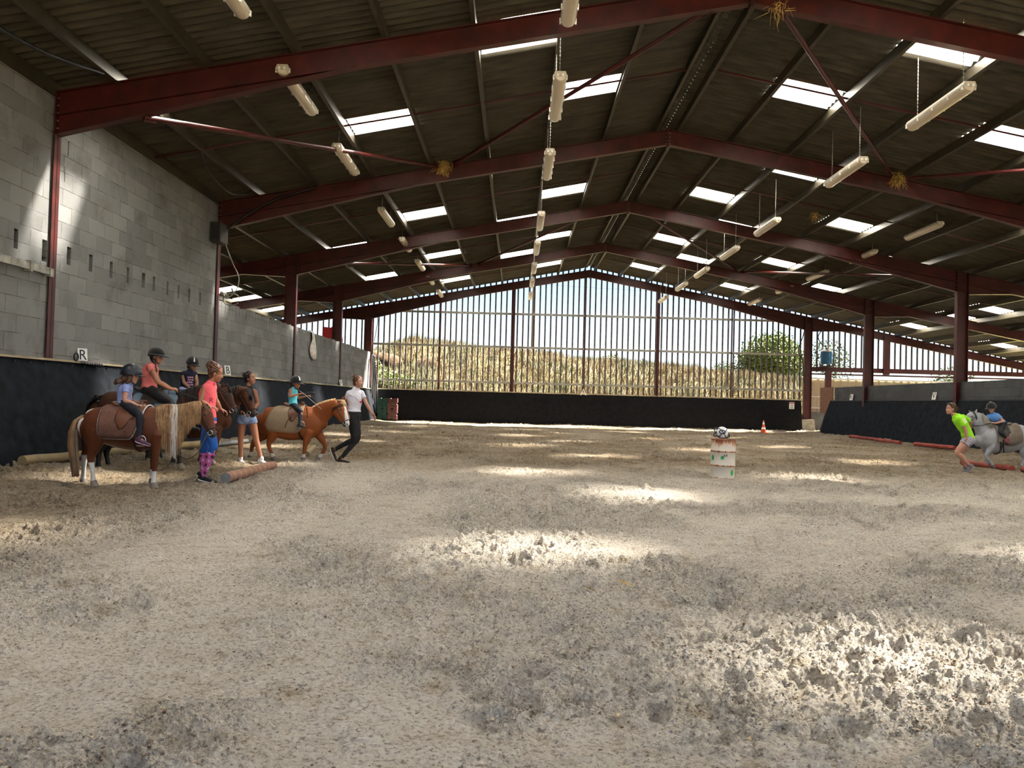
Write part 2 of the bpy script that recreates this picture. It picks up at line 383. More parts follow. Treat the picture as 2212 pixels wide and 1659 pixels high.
rects = [(y, y+w, 3.42, 3.74) for y, w in slots]+[(14.50,14.53,5.35,5.62),(14.42,14.44,4.86,5.14),(13.83,13.98,3.35,3.72)]
for nm, a, b in (('wall_left', YMIN, 21.9),):
    mb = MB(); holed(mb, XW, a, b, 0, 6.24, rects, .16, -1)
    mb.box(XW-.22, XW-.161, a, b, 0, 6.24); mb.add([(XW,a,6.24),(XW,b,6.24),(XW-.22,b,6.24),(XW-.22,a,6.24)], [(0,1,2,3)])
    mb.add([(XW,b,0),(XW,b,6.24),(XW-.22,b,6.24),(XW-.22,b,0)], [(0,1,2,3)])
    mb.build(nm, BLOCK, kind='structure', label='tall concrete block wall along the left side')
mb = MB(); mb.box(XW-.2, XW, 21.9, 45.3, 0, 3.42)
y = 22.05; r5 = random.Random(5)
while y < 45.0:
    w = .29 if y < 30 else r5.choice([.3,.6,.6]); mb.box(XW-.2, XW-(.0 if y < 30 else 0), y, min(45.2, y+w-.02), 3.42, 3.70+r5.uniform(-.03,.02)); y += w
mb.build('wall_left_low', BLOCK, kind='structure', label='low concrete block wall with loose top course')
mb = MB(); mb.prism([(XW-.2,6.24),(XW+.03,6.24),(XW+.03,zroof(XW)-.02),(XW-.2,zroof(XW)-.06)], 'y', YMIN, 21.9)
mb.build('trim_1', PURL, kind='structure', label='timber wall plate under the eave')
mb = MB(); mb.box(16.1, 16.32, YMIN, 41.35, 0, 2.32)
mb.build('wall_right', BLOCKR, kind='structure', label='dark grey block wall along the right side')
mb = MB(); mb.box(XMAX, XMAX+.2, YMIN, YMAX, 0, 2.5); mb.build('wall_right_light_block', BLOCKR, kind='structure', label='unseen low wall added to dim the right aisle')  # unseen wall, added to cut the light entering the right aisle
mb = MB(); mb.box(XRT+.45, XMAX, 45.35, 45.5, 0, 1.05); mb.build('wall_back_low', BLOCKR, kind='structure', label='low dark wall below the right end cladding')
mb = MB(); mb.box(XMIN-.2, XMIN, YMIN, YMAX, 0, 4.3)
mb.build('wall_left_outer', BLOCK, kind='structure', label='outer wall of the left aisle')
mb = MB(); mb.box(XMIN-.2, XL-.1, YMIN-.2, YMIN, 0, 6.4); mb.box(16.2, XMAX, YMIN-.2, YMIN, 0, 4.4)
mb.build('wall_front', BLOCK, kind='structure', label='front wall beside the entrance')

# leaning kickboards
def kick(name, P0, P1, out, zt=1.66, lean=.52, pitch=.30, m=RUBBER, saw=.022, label=''):
    """P0..P1 line of the top edge in plan; out = unit vector into the arena"""
    P0, P1, out = Vector(P0), Vector(P1), Vector(out); L = (P1-P0).length; n = int(L/pitch); mb = MB()
    for i in range(n):
        a = P0+(P1-P0)*(i/n); b = P0+(P1-P0)*((i+1)/n)*1.0; o1 = out*saw; j = rnd.uniform(-.006,.006)
        A, B = a+Vector((0,0,zt+j)), b+Vector((0,0,zt+j)); A2, B2 = a+out*lean*.55+Vector((0,0,.75)), b+out*lean*.55+Vector((0,0,.75))
        A3, B3 = a+out*lean+Vector((0,0,-.12)), b+out*lean+Vector((0,0,-.12))
        m1 = (a+b)/2; M1, M2, M3 = m1+Vector((0,0,zt+j))+o1*.4, m1+out*lean*.55+Vector((0,0,.75))+o1*.6, m1+out*lean+Vector((0,0,-.12))+o1*.6
        mb.add([A,M1,B+o1,A2,M2,B2+o1,A3,M3,B3+o1], [(0,1,4,3),(1,2,5,4),(3,4,7,6),(4,5,8,7)])
        mb.add([B+o1,B,B2,B2+o1,B3,B3+o1], [(0,1,2,3),(3,2,4,5)])
    mb.build(name, m, kind='structure', label=label)
kick('baseboard_left', (XL+.07,YMIN,0), (XL+.07,44.9,0), (1,0,0), label='black ribbed kickboard leaning along the left wall')
kick('baseboard_right', (16.0,YMIN,0), (16.0,41.6,0), (-1,0,0), pitch=.2, saw=.02, label='black ribbed kickboard leaning along the right wall')
kick('baseboard_right', (16.0,41.6,0), (16.35,42.6,0), (-.94,.33,0), pitch=.2, saw=.02, label='curved corner end of the right kickboard')
kick('baseboard_back', (XL+.1,45.2,0), (15.75,45.2,0), (0,-1,0), pitch=.4, saw=.012, lean=.3, m=RUBBERB, label='black kickboard below the slatted end wall')
mb = MB(); mb.box(XW, XL+.135, YMIN, 44.9, 1.655, 1.69); mb.build('trim_2', WOOD, kind='structure', label='timber ledge on top of the left kickboard')
mb = MB(); mb.box(15.97, 16.1, YMIN, 41.4, 1.63, 1.67); mb.build('trim_3', BLACK, kind='structure', label='ledge on top of the right kickboard')
mb = MB(); mb.box(XL+.1, 15.8, 45.2, 45.3, 1.64, 1.72)
mb.build('trim_4', WOOD, kind='structure', label='sill rail under the slats')
hb = MB(); y = 10.0
while y < 30:
    hb.tube([(XL+.085,y,1.60),(XL+.12,y,1.60)], .018, 6); y += .42 
hb.build('trim_5', BLACK, kind='structure', label='row of fixing bolts along the left kickboard')

# slatted end wall
mb = MB(); x = -19.6; k = 0
while x < XMAX-1.2:
    zb = 0.0 if x < XL-.3 else (1.2 if x < XRT+.3 else 3.38)
    zt = zroof(x)+.03
    mb.box(x, x+.085, 45.55, 45.60, zb, zt); x += .31
mb.build('wall_back', SLAT, kind='structure', label='end wall of narrow upright slats with sky showing between')
for i, z in enumerate((2.21, 4.20, 6.06)):
    mb = MB(); xa = XL-1.2 if z < 4 else (XR-(8.60-z)/.188+.4); xb = XRT if z < 6.5 else 0
    xa = max(xa, XL-.1) if z < 6 else XR-(8.2-z)/.188; xb = min(XRT, XR+(8.2-z)/.188)
    mb.box(xa, xb, 45.44, 45.55, z-.055, z+.055)
    mb.build('trim_%d' % (10+i), GALV, kind='structure', label='horizontal grey rail across the slats')
mb = MB(); mb.box(XRT+.4, XMAX-.6, 45.40, 45.55, 3.30, 3.55); mb.box(XRT+.4, XMAX-.6, 45.40, 45.55, 3.12, 3.2)
mb.build('trim_13', RED, kind='structure', label='dark red beam under the right part of the end wall')
for x, w, t in ((-.25,.17,'wide upright red post in the end wall, left of the ridge'), (7.8,.17,'wide upright red post in the end wall, right of the ridge'), (-4.3,.06,'thin upright rod in the left part of the end wall'), (3.75,.06,'thin upright rod below the ridge in the end wall'), (11.9,.06,'thin upright rod in the right part of the end wall')):
    mb = MB(); mb.box(x-w/2, x+w/2, 45.32, 45.44, 1.4, zraf(x)-.40)
    if w > .1: mb.box(x-.012, x+.012, 45.1, 45.32, 1.66, zraf(x)-.4)
    mb.build('wall_post', RED, label=t, cat='post', group='posts of the slatted end wall')
for x, za, zb_, t in ((17.25,1.0,3.3,'short red post behind the plywood board at the right corner'), (20.45,3.2,5.3,'short red post above the beam in the right end wall')):
    mb = MB(); mb.box(x-.16, x+.16, 45.2, 45.36, za, zb_); mb.build('wall_post', RED, label=t, cat='post', group='posts of the slatted end wall')

# ---------------------------------------------------------------- sand
def sand_mat():
    m = bpy.data.materials.new('arena_sand'); m.use_nodes = True; nt = m.node_tree; b = nt.nodes['Principled BSDF']
    b.inputs['Roughness'].default_value = .95; b.inputs['Specular IOR Level'].default_value = .15
    g = N(nt, 'ShaderNodeNewGeometry'); P = g.outputs['Position']
    n1 = N(nt, 'ShaderNodeTexNoise'); n1.inputs['Scale'].default_value = .45; n1.inputs['Detail'].default_value = 6; n1.inputs['Roughness'].default_value = .6
    n2 = N(nt, 'ShaderNodeTexNoise'); n2.inputs['Scale'].default_value = 5.5; n2.inputs['Detail'].default_value = 8; n2.inputs['Roughness'].default_value = .7
    n3 = N(nt, 'ShaderNodeTexNoise'); n3.inputs['Scale'].default_value = 42; n3.inputs['Detail'].default_value = 4; n3.inputs['Roughness'].default_value = .8
    for n in (n1, n2, n3): nt.links.new(P, n.inputs['Vector'])
    base = ramp(nt, n2.outputs['Fac'], [(.30,(.55,.45,.31)),(.42,(.76,.69,.58)),(.6,(.86,.80,.71)),(.75,(.80,.70,.54))])
    sp = N(nt, 'ShaderNodeSeparateXYZ'); nt.links.new(P, sp.inputs[0])
    # darker, browner sand to the left and toward the far end
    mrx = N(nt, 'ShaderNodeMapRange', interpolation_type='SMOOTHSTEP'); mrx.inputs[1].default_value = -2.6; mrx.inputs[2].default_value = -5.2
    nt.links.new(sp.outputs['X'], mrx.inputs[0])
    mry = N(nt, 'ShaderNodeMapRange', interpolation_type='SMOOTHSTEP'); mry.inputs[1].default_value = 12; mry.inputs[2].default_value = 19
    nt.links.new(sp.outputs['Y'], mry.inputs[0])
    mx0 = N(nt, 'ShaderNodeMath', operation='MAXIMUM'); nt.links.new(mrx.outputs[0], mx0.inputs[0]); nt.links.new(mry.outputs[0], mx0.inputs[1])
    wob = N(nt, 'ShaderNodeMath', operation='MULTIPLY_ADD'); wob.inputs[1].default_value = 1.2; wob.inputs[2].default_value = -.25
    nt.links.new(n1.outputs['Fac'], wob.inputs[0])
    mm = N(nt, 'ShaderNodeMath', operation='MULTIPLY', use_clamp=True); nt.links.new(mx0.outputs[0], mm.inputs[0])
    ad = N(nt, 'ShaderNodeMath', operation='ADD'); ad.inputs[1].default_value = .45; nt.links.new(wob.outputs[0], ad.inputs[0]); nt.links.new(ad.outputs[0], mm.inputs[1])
    brown_sand = ramp(nt, n2.outputs['Fac'], [(.34,(.12,.082,.046)),(.46,(.29,.215,.125)),(.72,(.43,.33,.20))])
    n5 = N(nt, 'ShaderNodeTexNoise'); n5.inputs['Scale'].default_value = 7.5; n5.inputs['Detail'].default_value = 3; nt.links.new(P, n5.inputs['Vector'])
    cl_ = ramp(nt, n5.outputs['Fac'], [(.34,(.42,.40,.38)),(.41,(1,1,1))]); dm_ = N(nt, 'ShaderNodeMix', data_type='RGBA', blend_type='MULTIPLY'); dm_.inputs['Factor'].default_value = 1.0; nt.links.new(brown_sand, dm_.inputs['A']); nt.links.new(cl_, dm_.inputs['B']); brown_sand = dm_.outputs['Result']  # dark specks painted in for the shaded hollows of prints
    mx = N(nt, 'ShaderNodeMix', data_type='RGBA'); nt.links.new(mm.outputs[0], mx.inputs['Factor']); nt.links.new(base, mx.inputs['A']); nt.links.new(brown_sand, mx.inputs['B'])
    sp2 = ramp(nt, n3.outputs['Fac'], [(.385,(.30,.25,.23)),(.465,(.85,.82,.80)),(.58,(1,1,1))])  # fine dark specks paint the shade between crumbs into the colour
    mu = N(nt, 'ShaderNodeMix', data_type='RGBA', blend_type='MULTIPLY'); mu.inputs['Factor'].default_value = .85
    nt.links.new(mx.outputs['Result'], mu.inputs['A']); nt.links.new(sp2, mu.inputs['B']); nt.links.new(mu.outputs['Result'], b.inputs['Base Color'])
    vo = N(nt, 'ShaderNodeTexVoronoi'); vo.inputs['Scale'].default_value = 60; nt.links.new(P, vo.inputs['Vector'])
    n4 = N(nt, 'ShaderNodeTexNoise'); n4.inputs['Scale'].default_value = 28; n4.inputs['Detail'].default_value = 8; n4.inputs['Roughness'].default_value = .75; nt.links.new(P, n4.inputs['Vector'])
    s4 = N(nt, 'ShaderNodeMath', operation='MULTIPLY_ADD'); s4.inputs[1].default_value = -.25; nt.links.new(vo.outputs['Distance'], s4.inputs[0]); nt.links.new(n4.outputs['Fac'], s4.inputs[2])
    bp_ = N(nt, 'ShaderNodeBump'); bp_.inputs['Strength'].default_value = 1.0; bp_.inputs['Distance'].default_value = .075
    nt.links.new(s4.outputs[0], bp_.inputs['Height']); nt.links.new(bp_.outputs[0], b.inputs['Normal'])
    return m
def sand_height(x, y):
    h = gz(x, y)
    h = h + .035*fbm(x*.5, y*.5, 3, 3) + .035*fbm(x*2.1, y*2.1, 2, 11)
    # trodden prints: one or two ovals per cell, with pushed-up rims
    rough = np.clip(.68+2.3*fbm(x*.75, y*.75, 3, 31), .10, 1.15)
    for cell, dep, seed, rr in ((.40, .075, 50, .36), (.25, .040, 80, .38), (.13, .016, 120, .48)):
        ix = np.floor(x/cell); iy = np.floor(y/cell); acc = 0
        for dx in (-1,0,1):
            for dy in (-1,0,1):
                jx, jy = ix+dx, iy+dy
                cx = (jx+.15+.7*hash2(jx,jy,seed))*cell; cy = (jy+.15+.7*hash2(jx,jy,seed+1))*cell
                an = hash2(jx,jy,seed+2)*PI; R_ = cell*rr*(.45+.55*hash2(jx,jy,seed+3)); on = hash2(jx,jy,seed+4) > .36
                ux = ((x-cx)*np.cos(an)+(y-cy)*np.sin(an))/R_; uy = (-(x-cx)*np.sin(an)+(y-cy)*np.cos(an))/(R_*.72)
                d = np.sqrt(ux*ux+uy*uy)
                prof = np.where(d < 1, -(1-d**3), 0)+.55*np.exp(-((d-1.15)/.25)**2)*(1+.5*ux)
                acc = acc+prof*on*dep*(.4+.6*hash2(jx,jy,seed+5))
        h = h+acc*rough
    cl = np.abs(fbm(x*13, y*13, 3, 200)); h = h+.028*np.clip(cl,0,.5)*rough
    cl2 = np.clip(fbm(x*7, y*7, 3, 240)-.1, 0, 1); h = h+.015*cl2*rough
    # crumbs and clods lying loose
    for cell, dep, seed in ((.10,.024,300),(.050,.023,330),(.029,.014,360)):
        ix = np.floor(x/cell); iy = np.floor(y/cell); acc = 0
        for dx in (-1,0,1):
            for dy in (-1,0,1):
                jx, jy = ix+dx, iy+dy; s_ = hash2(jx,jy,seed+2)
                cx = (jx+.1+.8*hash2(jx,jy,seed))*cell; cy = (jy+.1+.8*hash2(jx,jy,seed+1))*cell
                d = np.sqrt((x-cx)**2+(y-cy)**2)/(cell*(.25+.35*s_)); acc = np.maximum(acc, np.sqrt(np.clip(1-d*d,0,1))*(.3+.7*s_)*(hash2(jx,jy,seed+3) > .28))
        h = h+acc*dep*np.clip(rough*1.5-.05+1.6*fbm(x*1.7,y*1.7,3,seed+9),.06,1.25)
    return h
ys = [1.7]
while ys[-1] < 45.6: ys.append(ys[-1]+max(.0062, .0024*ys[-1]))
ys = np.array([-9,-6,-3,-1,.4]+ys+[46.5]); us = np.linspace(-1, 1, 1300)
lo = np.maximum(-8.6, -(.66*np.abs(ys)+1.2)); hi = np.minimum(16.9, .66*np.abs(ys)+1.2)
Xg = lo[:,None]+(hi-lo)[:,None]*(us[None,:]+1)/2
ex = 5
left = lo[:,None]+(-9.0-lo)[:,None]*np.linspace(1,0,ex,endpoint=False)[None,:]
right = hi[:,None]+(17.2-hi)[:,None]*np.linspace(0,1,ex+1)[None,1:]
Xg = np.concatenate([left, Xg, right], 1); Yg = np.repeat(ys[:,None], Xg.shape[1], 1)
Zg = sand_height(Xg, Yg)
nr, nc = Xg.shape
ii, jj = np.meshgrid(np.arange(nr-1), np.arange(nc-1), indexing='ij'); a = (ii*nc+jj).ravel()
SAND = sand_mat()
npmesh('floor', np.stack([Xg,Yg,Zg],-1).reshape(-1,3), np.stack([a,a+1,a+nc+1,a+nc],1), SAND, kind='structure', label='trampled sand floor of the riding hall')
def gh(x, y): return float(sand_height(np.array([float(x)]), np.array([float(y)]))[0])
def g0(x, y): return float(gz(np.array([float(x)]), np.array([float(y)]))[0])
# loose crumbs of sand thrown up by the hooves
rg = np.random.RandomState(11); NC = 110000
cy_ = (2.5**-.9+rg.rand(NC)*(17.0**-.9-2.5**-.9))**(-1/.9); cx_ = (rg.rand(NC)*2-1)*(.66*cy_+.7)
keep = rg.rand(NC) < np.clip(.42+2.4*fbm(cx_*.75, cy_*.75, 3, 31)+1.3*fbm(cx_*3.3, cy_*3.3, 2, 36), .05, 1); keep &= (cx_ > -7.4) & (cx_ < 15); cx_, cy_ = cx_[keep], cy_[keep]; NC = len(cx_)
cs = .0026+.0050*rg.rand(NC)**2.5+.0006*cy_*.5+.008*rg.rand(NC)*(rg.rand(NC) > .985)+.014*rg.rand(NC)*(rg.rand(NC) > .997); cz = sand_height(cx_, cy_)+cs*.12
O6 = np.array([[1,0,0],[-1,0,0],[0,1,0],[0,-1,0],[0,0,1],[0,0,-1]], float); F8 = np.array([[0,2,4],[2,1,4],[1,3,4],[3,0,4],[2,0,5],[1,2,5],[3,1,5],[0,3,5]])
an_ = rg.rand(NC)*PI; R6 = np.repeat(O6[None], NC, 0)*(.6+.7*rg.rand(NC,6,1)); xr_ = R6[:,:,0]*np.cos(an_)[:,None]-R6[:,:,1]*np.sin(an_)[:,None]+.3*R6[:,:,2]; yr_ = R6[:,:,0]*np.sin(an_)[:,None]+R6[:,:,1]*np.cos(an_)[:,None]
VV = np.stack([cx_[:,None]+xr_*cs[:,None]*1.15, cy_[:,None]+yr_*cs[:,None]*1.15, cz[:,None]+R6[:,:,2]*cs[:,None]*.85], -1).reshape(-1,3)
FF = (F8[None]+6*np.arange(NC)[:,None,None]).reshape(-1,3); fm = np.repeat(rg.choice(4, NC, p=[.78,.08,.07,.07]), 8)
CR = [SAND, mat('crumb_tan', (.42,.32,.20), rough=.95, spec=.1), mat('crumb_grey', (.33,.31,.31), rough=.95, spec=.1), mat('crumb_brown', (.17,.115,.08), rough=.95, spec=.1)]
npmesh('sand_crumbs', VV, FF, CR, smooth=True, fmat=fm, kind='stuff', label='loose crumbs of sand over the trampled floor', cat='sand')
mb = MB(); mb.box(XMIN, -8.7, YMIN, YMAX, -.3, -.05); mb.box(16.9, XMAX, YMIN, YMAX, -.3, -.05)
mb.build('floor', CONC, kind='structure', label='bare floor of the side aisles')
# ---------------------------------------------------------------- outside
GRASSM = [mat('dry_grass_straw', (.13,.105,.058), rough=.8, var=.15, spec=0), mat('dry_grass_green', (.062,.070,.025), rough=.8, var=.2), mat('dry_grass_pale', (.24,.21,.16), rough=.8, var=.1), mat('dry_grass_rust', (.10,.058,.036), rough=.8, var=.15)]
SOIL = mat('bank_soil', (.085,.070,.038), rough=.95, var=.2, vscale=2, bump=.5, spec=0)
bx = np.array([-60,-16,-12.5,-9.6,-8.8,-7.2,-5.3,-3.4,0,4.6,9.3,14.4,18.9,26,60]); bz = np.array([2.5,3.2,4.0,4.35,4.75,5.2,5.0,4.9,4.55,4.2,3.95,3.5,3.1,2.6,2.4])
def bank_z(x, y):
    top = np.interp(x, bx, bz); t = np.clip((y-47.0)/9.0, 0, 1); t = t*t*(3-2*t)
    z = .9+(top-.9)*t; z = np.where(y > 56, top-(y-56)*.02, z)
    return z+.22*fbm(x*.5, y*.5, 3, 77)
gx = np.linspace(-60, 60, 241); gy = np.concatenate([np.linspace(46.4, 60, 60), np.linspace(62, 140, 30)])
GX, GY = np.meshgrid(gx, gy); GZ = bank_z(GX, GY); n = len(gx)
ii, jj = np.meshgrid(np.arange(len(gy)-1), np.arange(n-1), indexing='ij'); a = (ii*n+jj).ravel()
npmesh('floor_outside', np.stack([GX,GY,GZ],-1).reshape(-1,3), np.stack([a,a+1,a+n+1,a+n],1), SOIL, kind='structure', label='rising bank of dry ground beyond the end wall')
mb = MB(); mb.box(-140, 160, -120, YMIN-.2, -.35, -.1); mb.box(XMAX, 160, YMIN-.2, 46.4, -.35, -.1); mb.box(-140, XMIN-.2, YMIN-.2, 46.4, -.35, -.1); mb.box(XMIN-.2, XMAX, 45.8, 46.5, -.35, .9)
mb.build('floor_outside', SOIL, kind='structure', label='dry ground around the hall')
rg = np.random.RandomState(4)
NB = 110000
yy = 47.4+rg.rand(NB)**1.3*10.5; xx = -13+rg.rand(NB)*34; dens = fbm(xx*.8, yy*.8, 3, 5); keep = rg.rand(NB) < .92+dens*.6; xx, yy = xx[keep], yy[keep]; NB = len(xx)
zz = bank_z(xx, yy); hgt = (.14+.38*rg.rand(NB)**1.5)*(1+.9*np.clip(fbm(xx*1.3,yy*1.3,2,9),-.4,.6)); an = rg.rand(NB)*2*PI; w = .010+.016*rg.rand(NB)
tipx = xx+.18*rg.randn(NB)*hgt; tipy = yy+.15*rg.randn(NB)
v0 = np.stack([xx-w*np.cos(an), yy-w*np.sin(an), zz-.05],1); v1 = np.stack([xx+w*np.cos(an), yy+w*np.sin(an), zz-.05],1); v2 = np.stack([tipx, tipy, zz+hgt],1)
vv = np.stack([v0,v1,v2],1).reshape(-1,3); ff = np.arange(NB*3).reshape(-1,3)
fm = np.where(fbm(xx*.7,yy*.7,2,66) > .12, 1, 0); r_ = rg.rand(NB); fm = np.where(r_ > .70, 2, fm); fm = np.where((r_ < .09), 3, fm); fm = np.where(r_ > .95, 1, fm)
npmesh('dry_grass', vv, ff, GRASSM, fmat=fm, smooth=False, kind='stuff', label='tall dry grass and weeds on the bank beyond the slats', cat='grass')
LEAF = [mat('leaf_green', (.075,.115,.014), rough=.6, var=.25), mat('leaf_yellow', (.17,.21,.03), rough=.6, var=.2), mat('leaf_dark', (.02,.04,.012), rough=.6, var=.2)]
BARK = mat('bark', (.20,.15,.10), rough=.9)
def leaves(name, blobs, nl, size, seed, parent=None, mix=(.5,.8), **kw):
    r = np.random.RandomState(seed); vs_, fm = [], []
    tot = sum(b[3]*b[4]*b[5] for b in blobs)
    for cx, cy, cz, rx, ry, rz in blobs:
        k = int(nl*rx*ry*rz/tot); d = r.randn(k,3); d /= np.linalg.norm(d,axis=1)[:,None]; rad = r.rand(k,1)**.28
        p = np.array([cx,cy,cz])+d*rad*np.array([rx,ry,rz])*(1+.15*r.randn(k,1)*.5)
        u = r.randn(k,3); u /= np.linalg.norm(u,axis=1)[:,None]; w_ = np.cross(u, r.randn(k,3)); w_ /= np.linalg.norm(w_,axis=1)[:,None]; s_ = size*(.6+.8*r.rand(k,1))
        vs_.append(np.stack([p-u*s_, p+w_*s_*.5, p+u*s_, p-w_*s_*.5],1).reshape(-1,3)); q = r.rand(k); fm.append(np.where(q < mix[0],0,np.where(q < mix[1],1,2)))
    vv = np.concatenate(vs_); return npmesh(name, vv, np.arange(len(vv)).reshape(-1,4), LEAF, parent=parent, smooth=False, fmat=np.concatenate(fm), **kw)
def tree(x, y, blobs, nl, size, seed, label, mix=(.5,.8), cat='tree', nm='tree'):
    z = float(bank_z(np.array([x]), np.array([y]))[0])-.2; t = empty(nm, (x,y,z), label=label, cat=cat, group='trees and shrubs beyond the end wall')
    leaves('foliage', blobs, nl, size, seed, t, mix)
    mb = MB(); h = max(b[2] for b in blobs)
    mb.tube([(0,0,-.1),(.05,0,h*.4),(-.05,.05,h*.8)], [.14*h/4,.1*h/4,.05*h/4], 8)
    for k in range(6):
        a_ = k*1.1; b = blobs[k % len(blobs)]; mb.tube([(0,0,h*(.25+.07*k)), (b[0]+b[3]*.5*math.cos(a_), b[1]+b[4]*.5*math.sin(a_), b[2]+b[5]*.2)], [.05,.015], 6)
    mb.build('trunk', BARK, t); return t
tree(19.0, 61, [(0,0,2.1,2.3,2.0,2.0),(-1.2,0,1.6,1.5,1.5,1.4),(1.2,.3,1.7,1.6,1.4,1.5),(.3,0,2.9,1.4,1.4,1.1)], 15000, .10, 3, 'round bushy green tree at the right, seen through the slats')
tree(22.8, 60, [(0,0,2.6,1.5,1.2,1.3),(.9,0,1.7,1.2,1.0,1.0)], 1500, .09, 5, 'sparse grey-green tree behind the blue tank', mix=(.35,.4))
tree(15.2, 60, [(0,0,.75,.9,.8,.6),(.9,0,.6,.7,.6,.5)], 1500, .07, 6, 'low dark bush left of the round tree', mix=(.4,.45), cat='shrub', nm='shrub')
tree(7.2, 62, [(0,0,.7,.7,.6,.5)], 500, .07, 8, 'small green shrub on the skyline near the middle', mix=(.5,.6), cat='shrub', nm='shrub')
tree(-8.6, 49.5, [(0,0,.9,1.5,.7,.8),(1.7,.4,.6,1.1,.6,.6),(-.4,.2,1.7,.8,.5,.5)], 3500, .06, 9, 'leafy green creeper at the foot of the bank, far left', mix=(.55,.75), cat='shrub', nm='shrub')
tree(33.0, 62, [(0,0,1.6,1.6,1.2,1.0)], 1400, .09, 12, 'dark bush low behind the right end of the slats', mix=(.3,.4), cat='shrub', nm='shrub')
ROCKM = mat('brown_rock', (.040,.028,.019), rough=.95, var=.3, vscale=3, bump=.6, spec=0)
mb = MB(); mb.ell((-8.6,52.6,3.1), 1.7, 1.0, 1.1, 22, 14); mb.ell((-6.0,52.6,2.9), 1.1, .8, .8, 18, 12)
o = mb.build('rock_outcrop', ROCKM, label='brown earth outcrop behind the creeper at far left', cat='rock')
for v in o.data.vertices:
    c = v.co; k = float(fbm(np.array([c.x*1.3+c.z]), np.array([c.y*1.3-c.z]), 3, 8)[0]); v.co = c+Vector((k*.5, k*.4, k*.5))
POLE = mat('grey_pole', (.09,.085,.085), rough=.8)
mb = MB(); mb.tube([(1.15,60,3.5),(1.15,60,13.0)], [.17,.12], 12)
mb.build('utility_pole', POLE, label='grey utility pole rising from the bank left of the ridge', cat='pole')
mb = MB(); pts = [(-40+i*5, 60.2, 11.0-.0009*((i*5-50)**2)*-1-i*.14) for i in range(21)]; mb.tube(pts, .014, 4)
mb.build('overhead_wire', POLE, label='thin wire crossing the sky behind the slats', cat='wire')
CLAD = mat('beige_cladding', (.40,.35,.23), rough=.6, var=.06)
def cladding(name, x0, x1, y, z0, z1, m, **kw):
    mb = MB(); x = x0
    while x < x1-.01:
        mb.add([(x,y,z0),(x+.30,y,z0),(x+.33,y-.04,z0),(x+.40,y-.04,z0),(x+.43,y,z0),(x,y,z1),(x+.30,y,z1),(x+.33,y-.04,z1),(x+.40,y-.04,z1),(x+.43,y,z1)],
               [(0,1,6,5),(1,2,7,6),(2,3,8,7),(3,4,9,8)]); x += .43
    mb.build(name, m, **kw)
cladding('wall_end', 16.4, 26.1, 46.6, 0.0, 2.98, CLAD, kind='structure', label='beige sheet cladding beyond the right wall')
cladding('wall_end', 26.1, 32, 46.6, 0.0, 3.1, YELL, kind='structure', label='glowing yellow translucent sheets at the right')
mb = MB(); mb.box(16.4,26.1,46.52,46.56,2.9,2.98); mb.box(16.4,19,46.5,46.56,1.9,1.94); mb.box(16.4,17.6,46.5,46.56,1.25,1.29)
mb.build('trim_20', WHITE, kind='structure', label='pale edge strips on the beige cladding')

# ---------------------------------------------------------------- strip lights
LBODY = mat('lamp_housing', (.46,.41,.33), rough=.5, var=.06)
def clear_mat():
    m = bpy.data.materials.new('lamp_diffuser'); m.use_nodes = True; b = m.node_tree.nodes['Principled BSDF']
    b.inputs['Base Color'].default_value = (.80,.68,.52,1); b.inputs['Roughness'].default_value = .28; b.inputs['Transmission Weight'].default_value = .35; return m
LDIFF = clear_mat(); CHAIN = mat('chain_steel', (.30,.28,.24), rough=.5, metal=.6)
LL = 2.1
def lamp_fixture(det):
    root = empty('strip_light', (0,0,0))
    mb = MB(); mb.prism([(-.09,.10),(.09,.10),(.115,.04),(.115,.0),(-.115,.0),(-.115,.04)], 'y', 0, LL); mb.build('housing', LBODY, root)
    mb = MB(); sec = [(.108*math.cos(a_), -.085*math.sin(a_)) for a_ in np.linspace(0, PI, 12)]; n_ = len(sec)
    ys_ = [0.0,.03,.07,LL-.07,LL-.03,LL]; sc_ = [.72,.93,1,1,.93,.72]
    vs_ = [(x*s_, y, z*s_) for y, s_ in zip(ys_, sc_) for x, z in sec]
    mb.add(vs_, [(i*n_+k, i*n_+k+1, (i+1)*n_+k+1, (i+1)*n_+k) for i in range(5) for k in range(n_-1)], 0, True)
    mb.add(vs_[:n_], [tuple(range(n_))]); mb.add(vs_[-n_:], [tuple(range(n_))[::-1]]); mb.build('diffuser', LDIFF, root)
    for y in (.03,.5,1.05,1.6,LL-.06) if det else ():
        for sx in (-1,1): MB().box(sx*.115-.012, sx*.115+.012, y, y+.035, -.035, .045).build('clip', WHITE, root)
    for sx in (-.045,.045): MB().box(sx-.018, sx+.018, -.03, .01, .0, .05).build('end_clip', WHITE, root)
    return root
protoL = lamp_fixture(True); protoF = lamp_fixture(False); usedF = False
LY = [14.0, 18.3, 24.35, 28.8, 33.3, 37.5, 42.3]
cols = [(-4.2,'left row'),(.62,'row left of the ridge'),(7.68,'row right of the ridge'),(12.55,'far right row')]
first = True
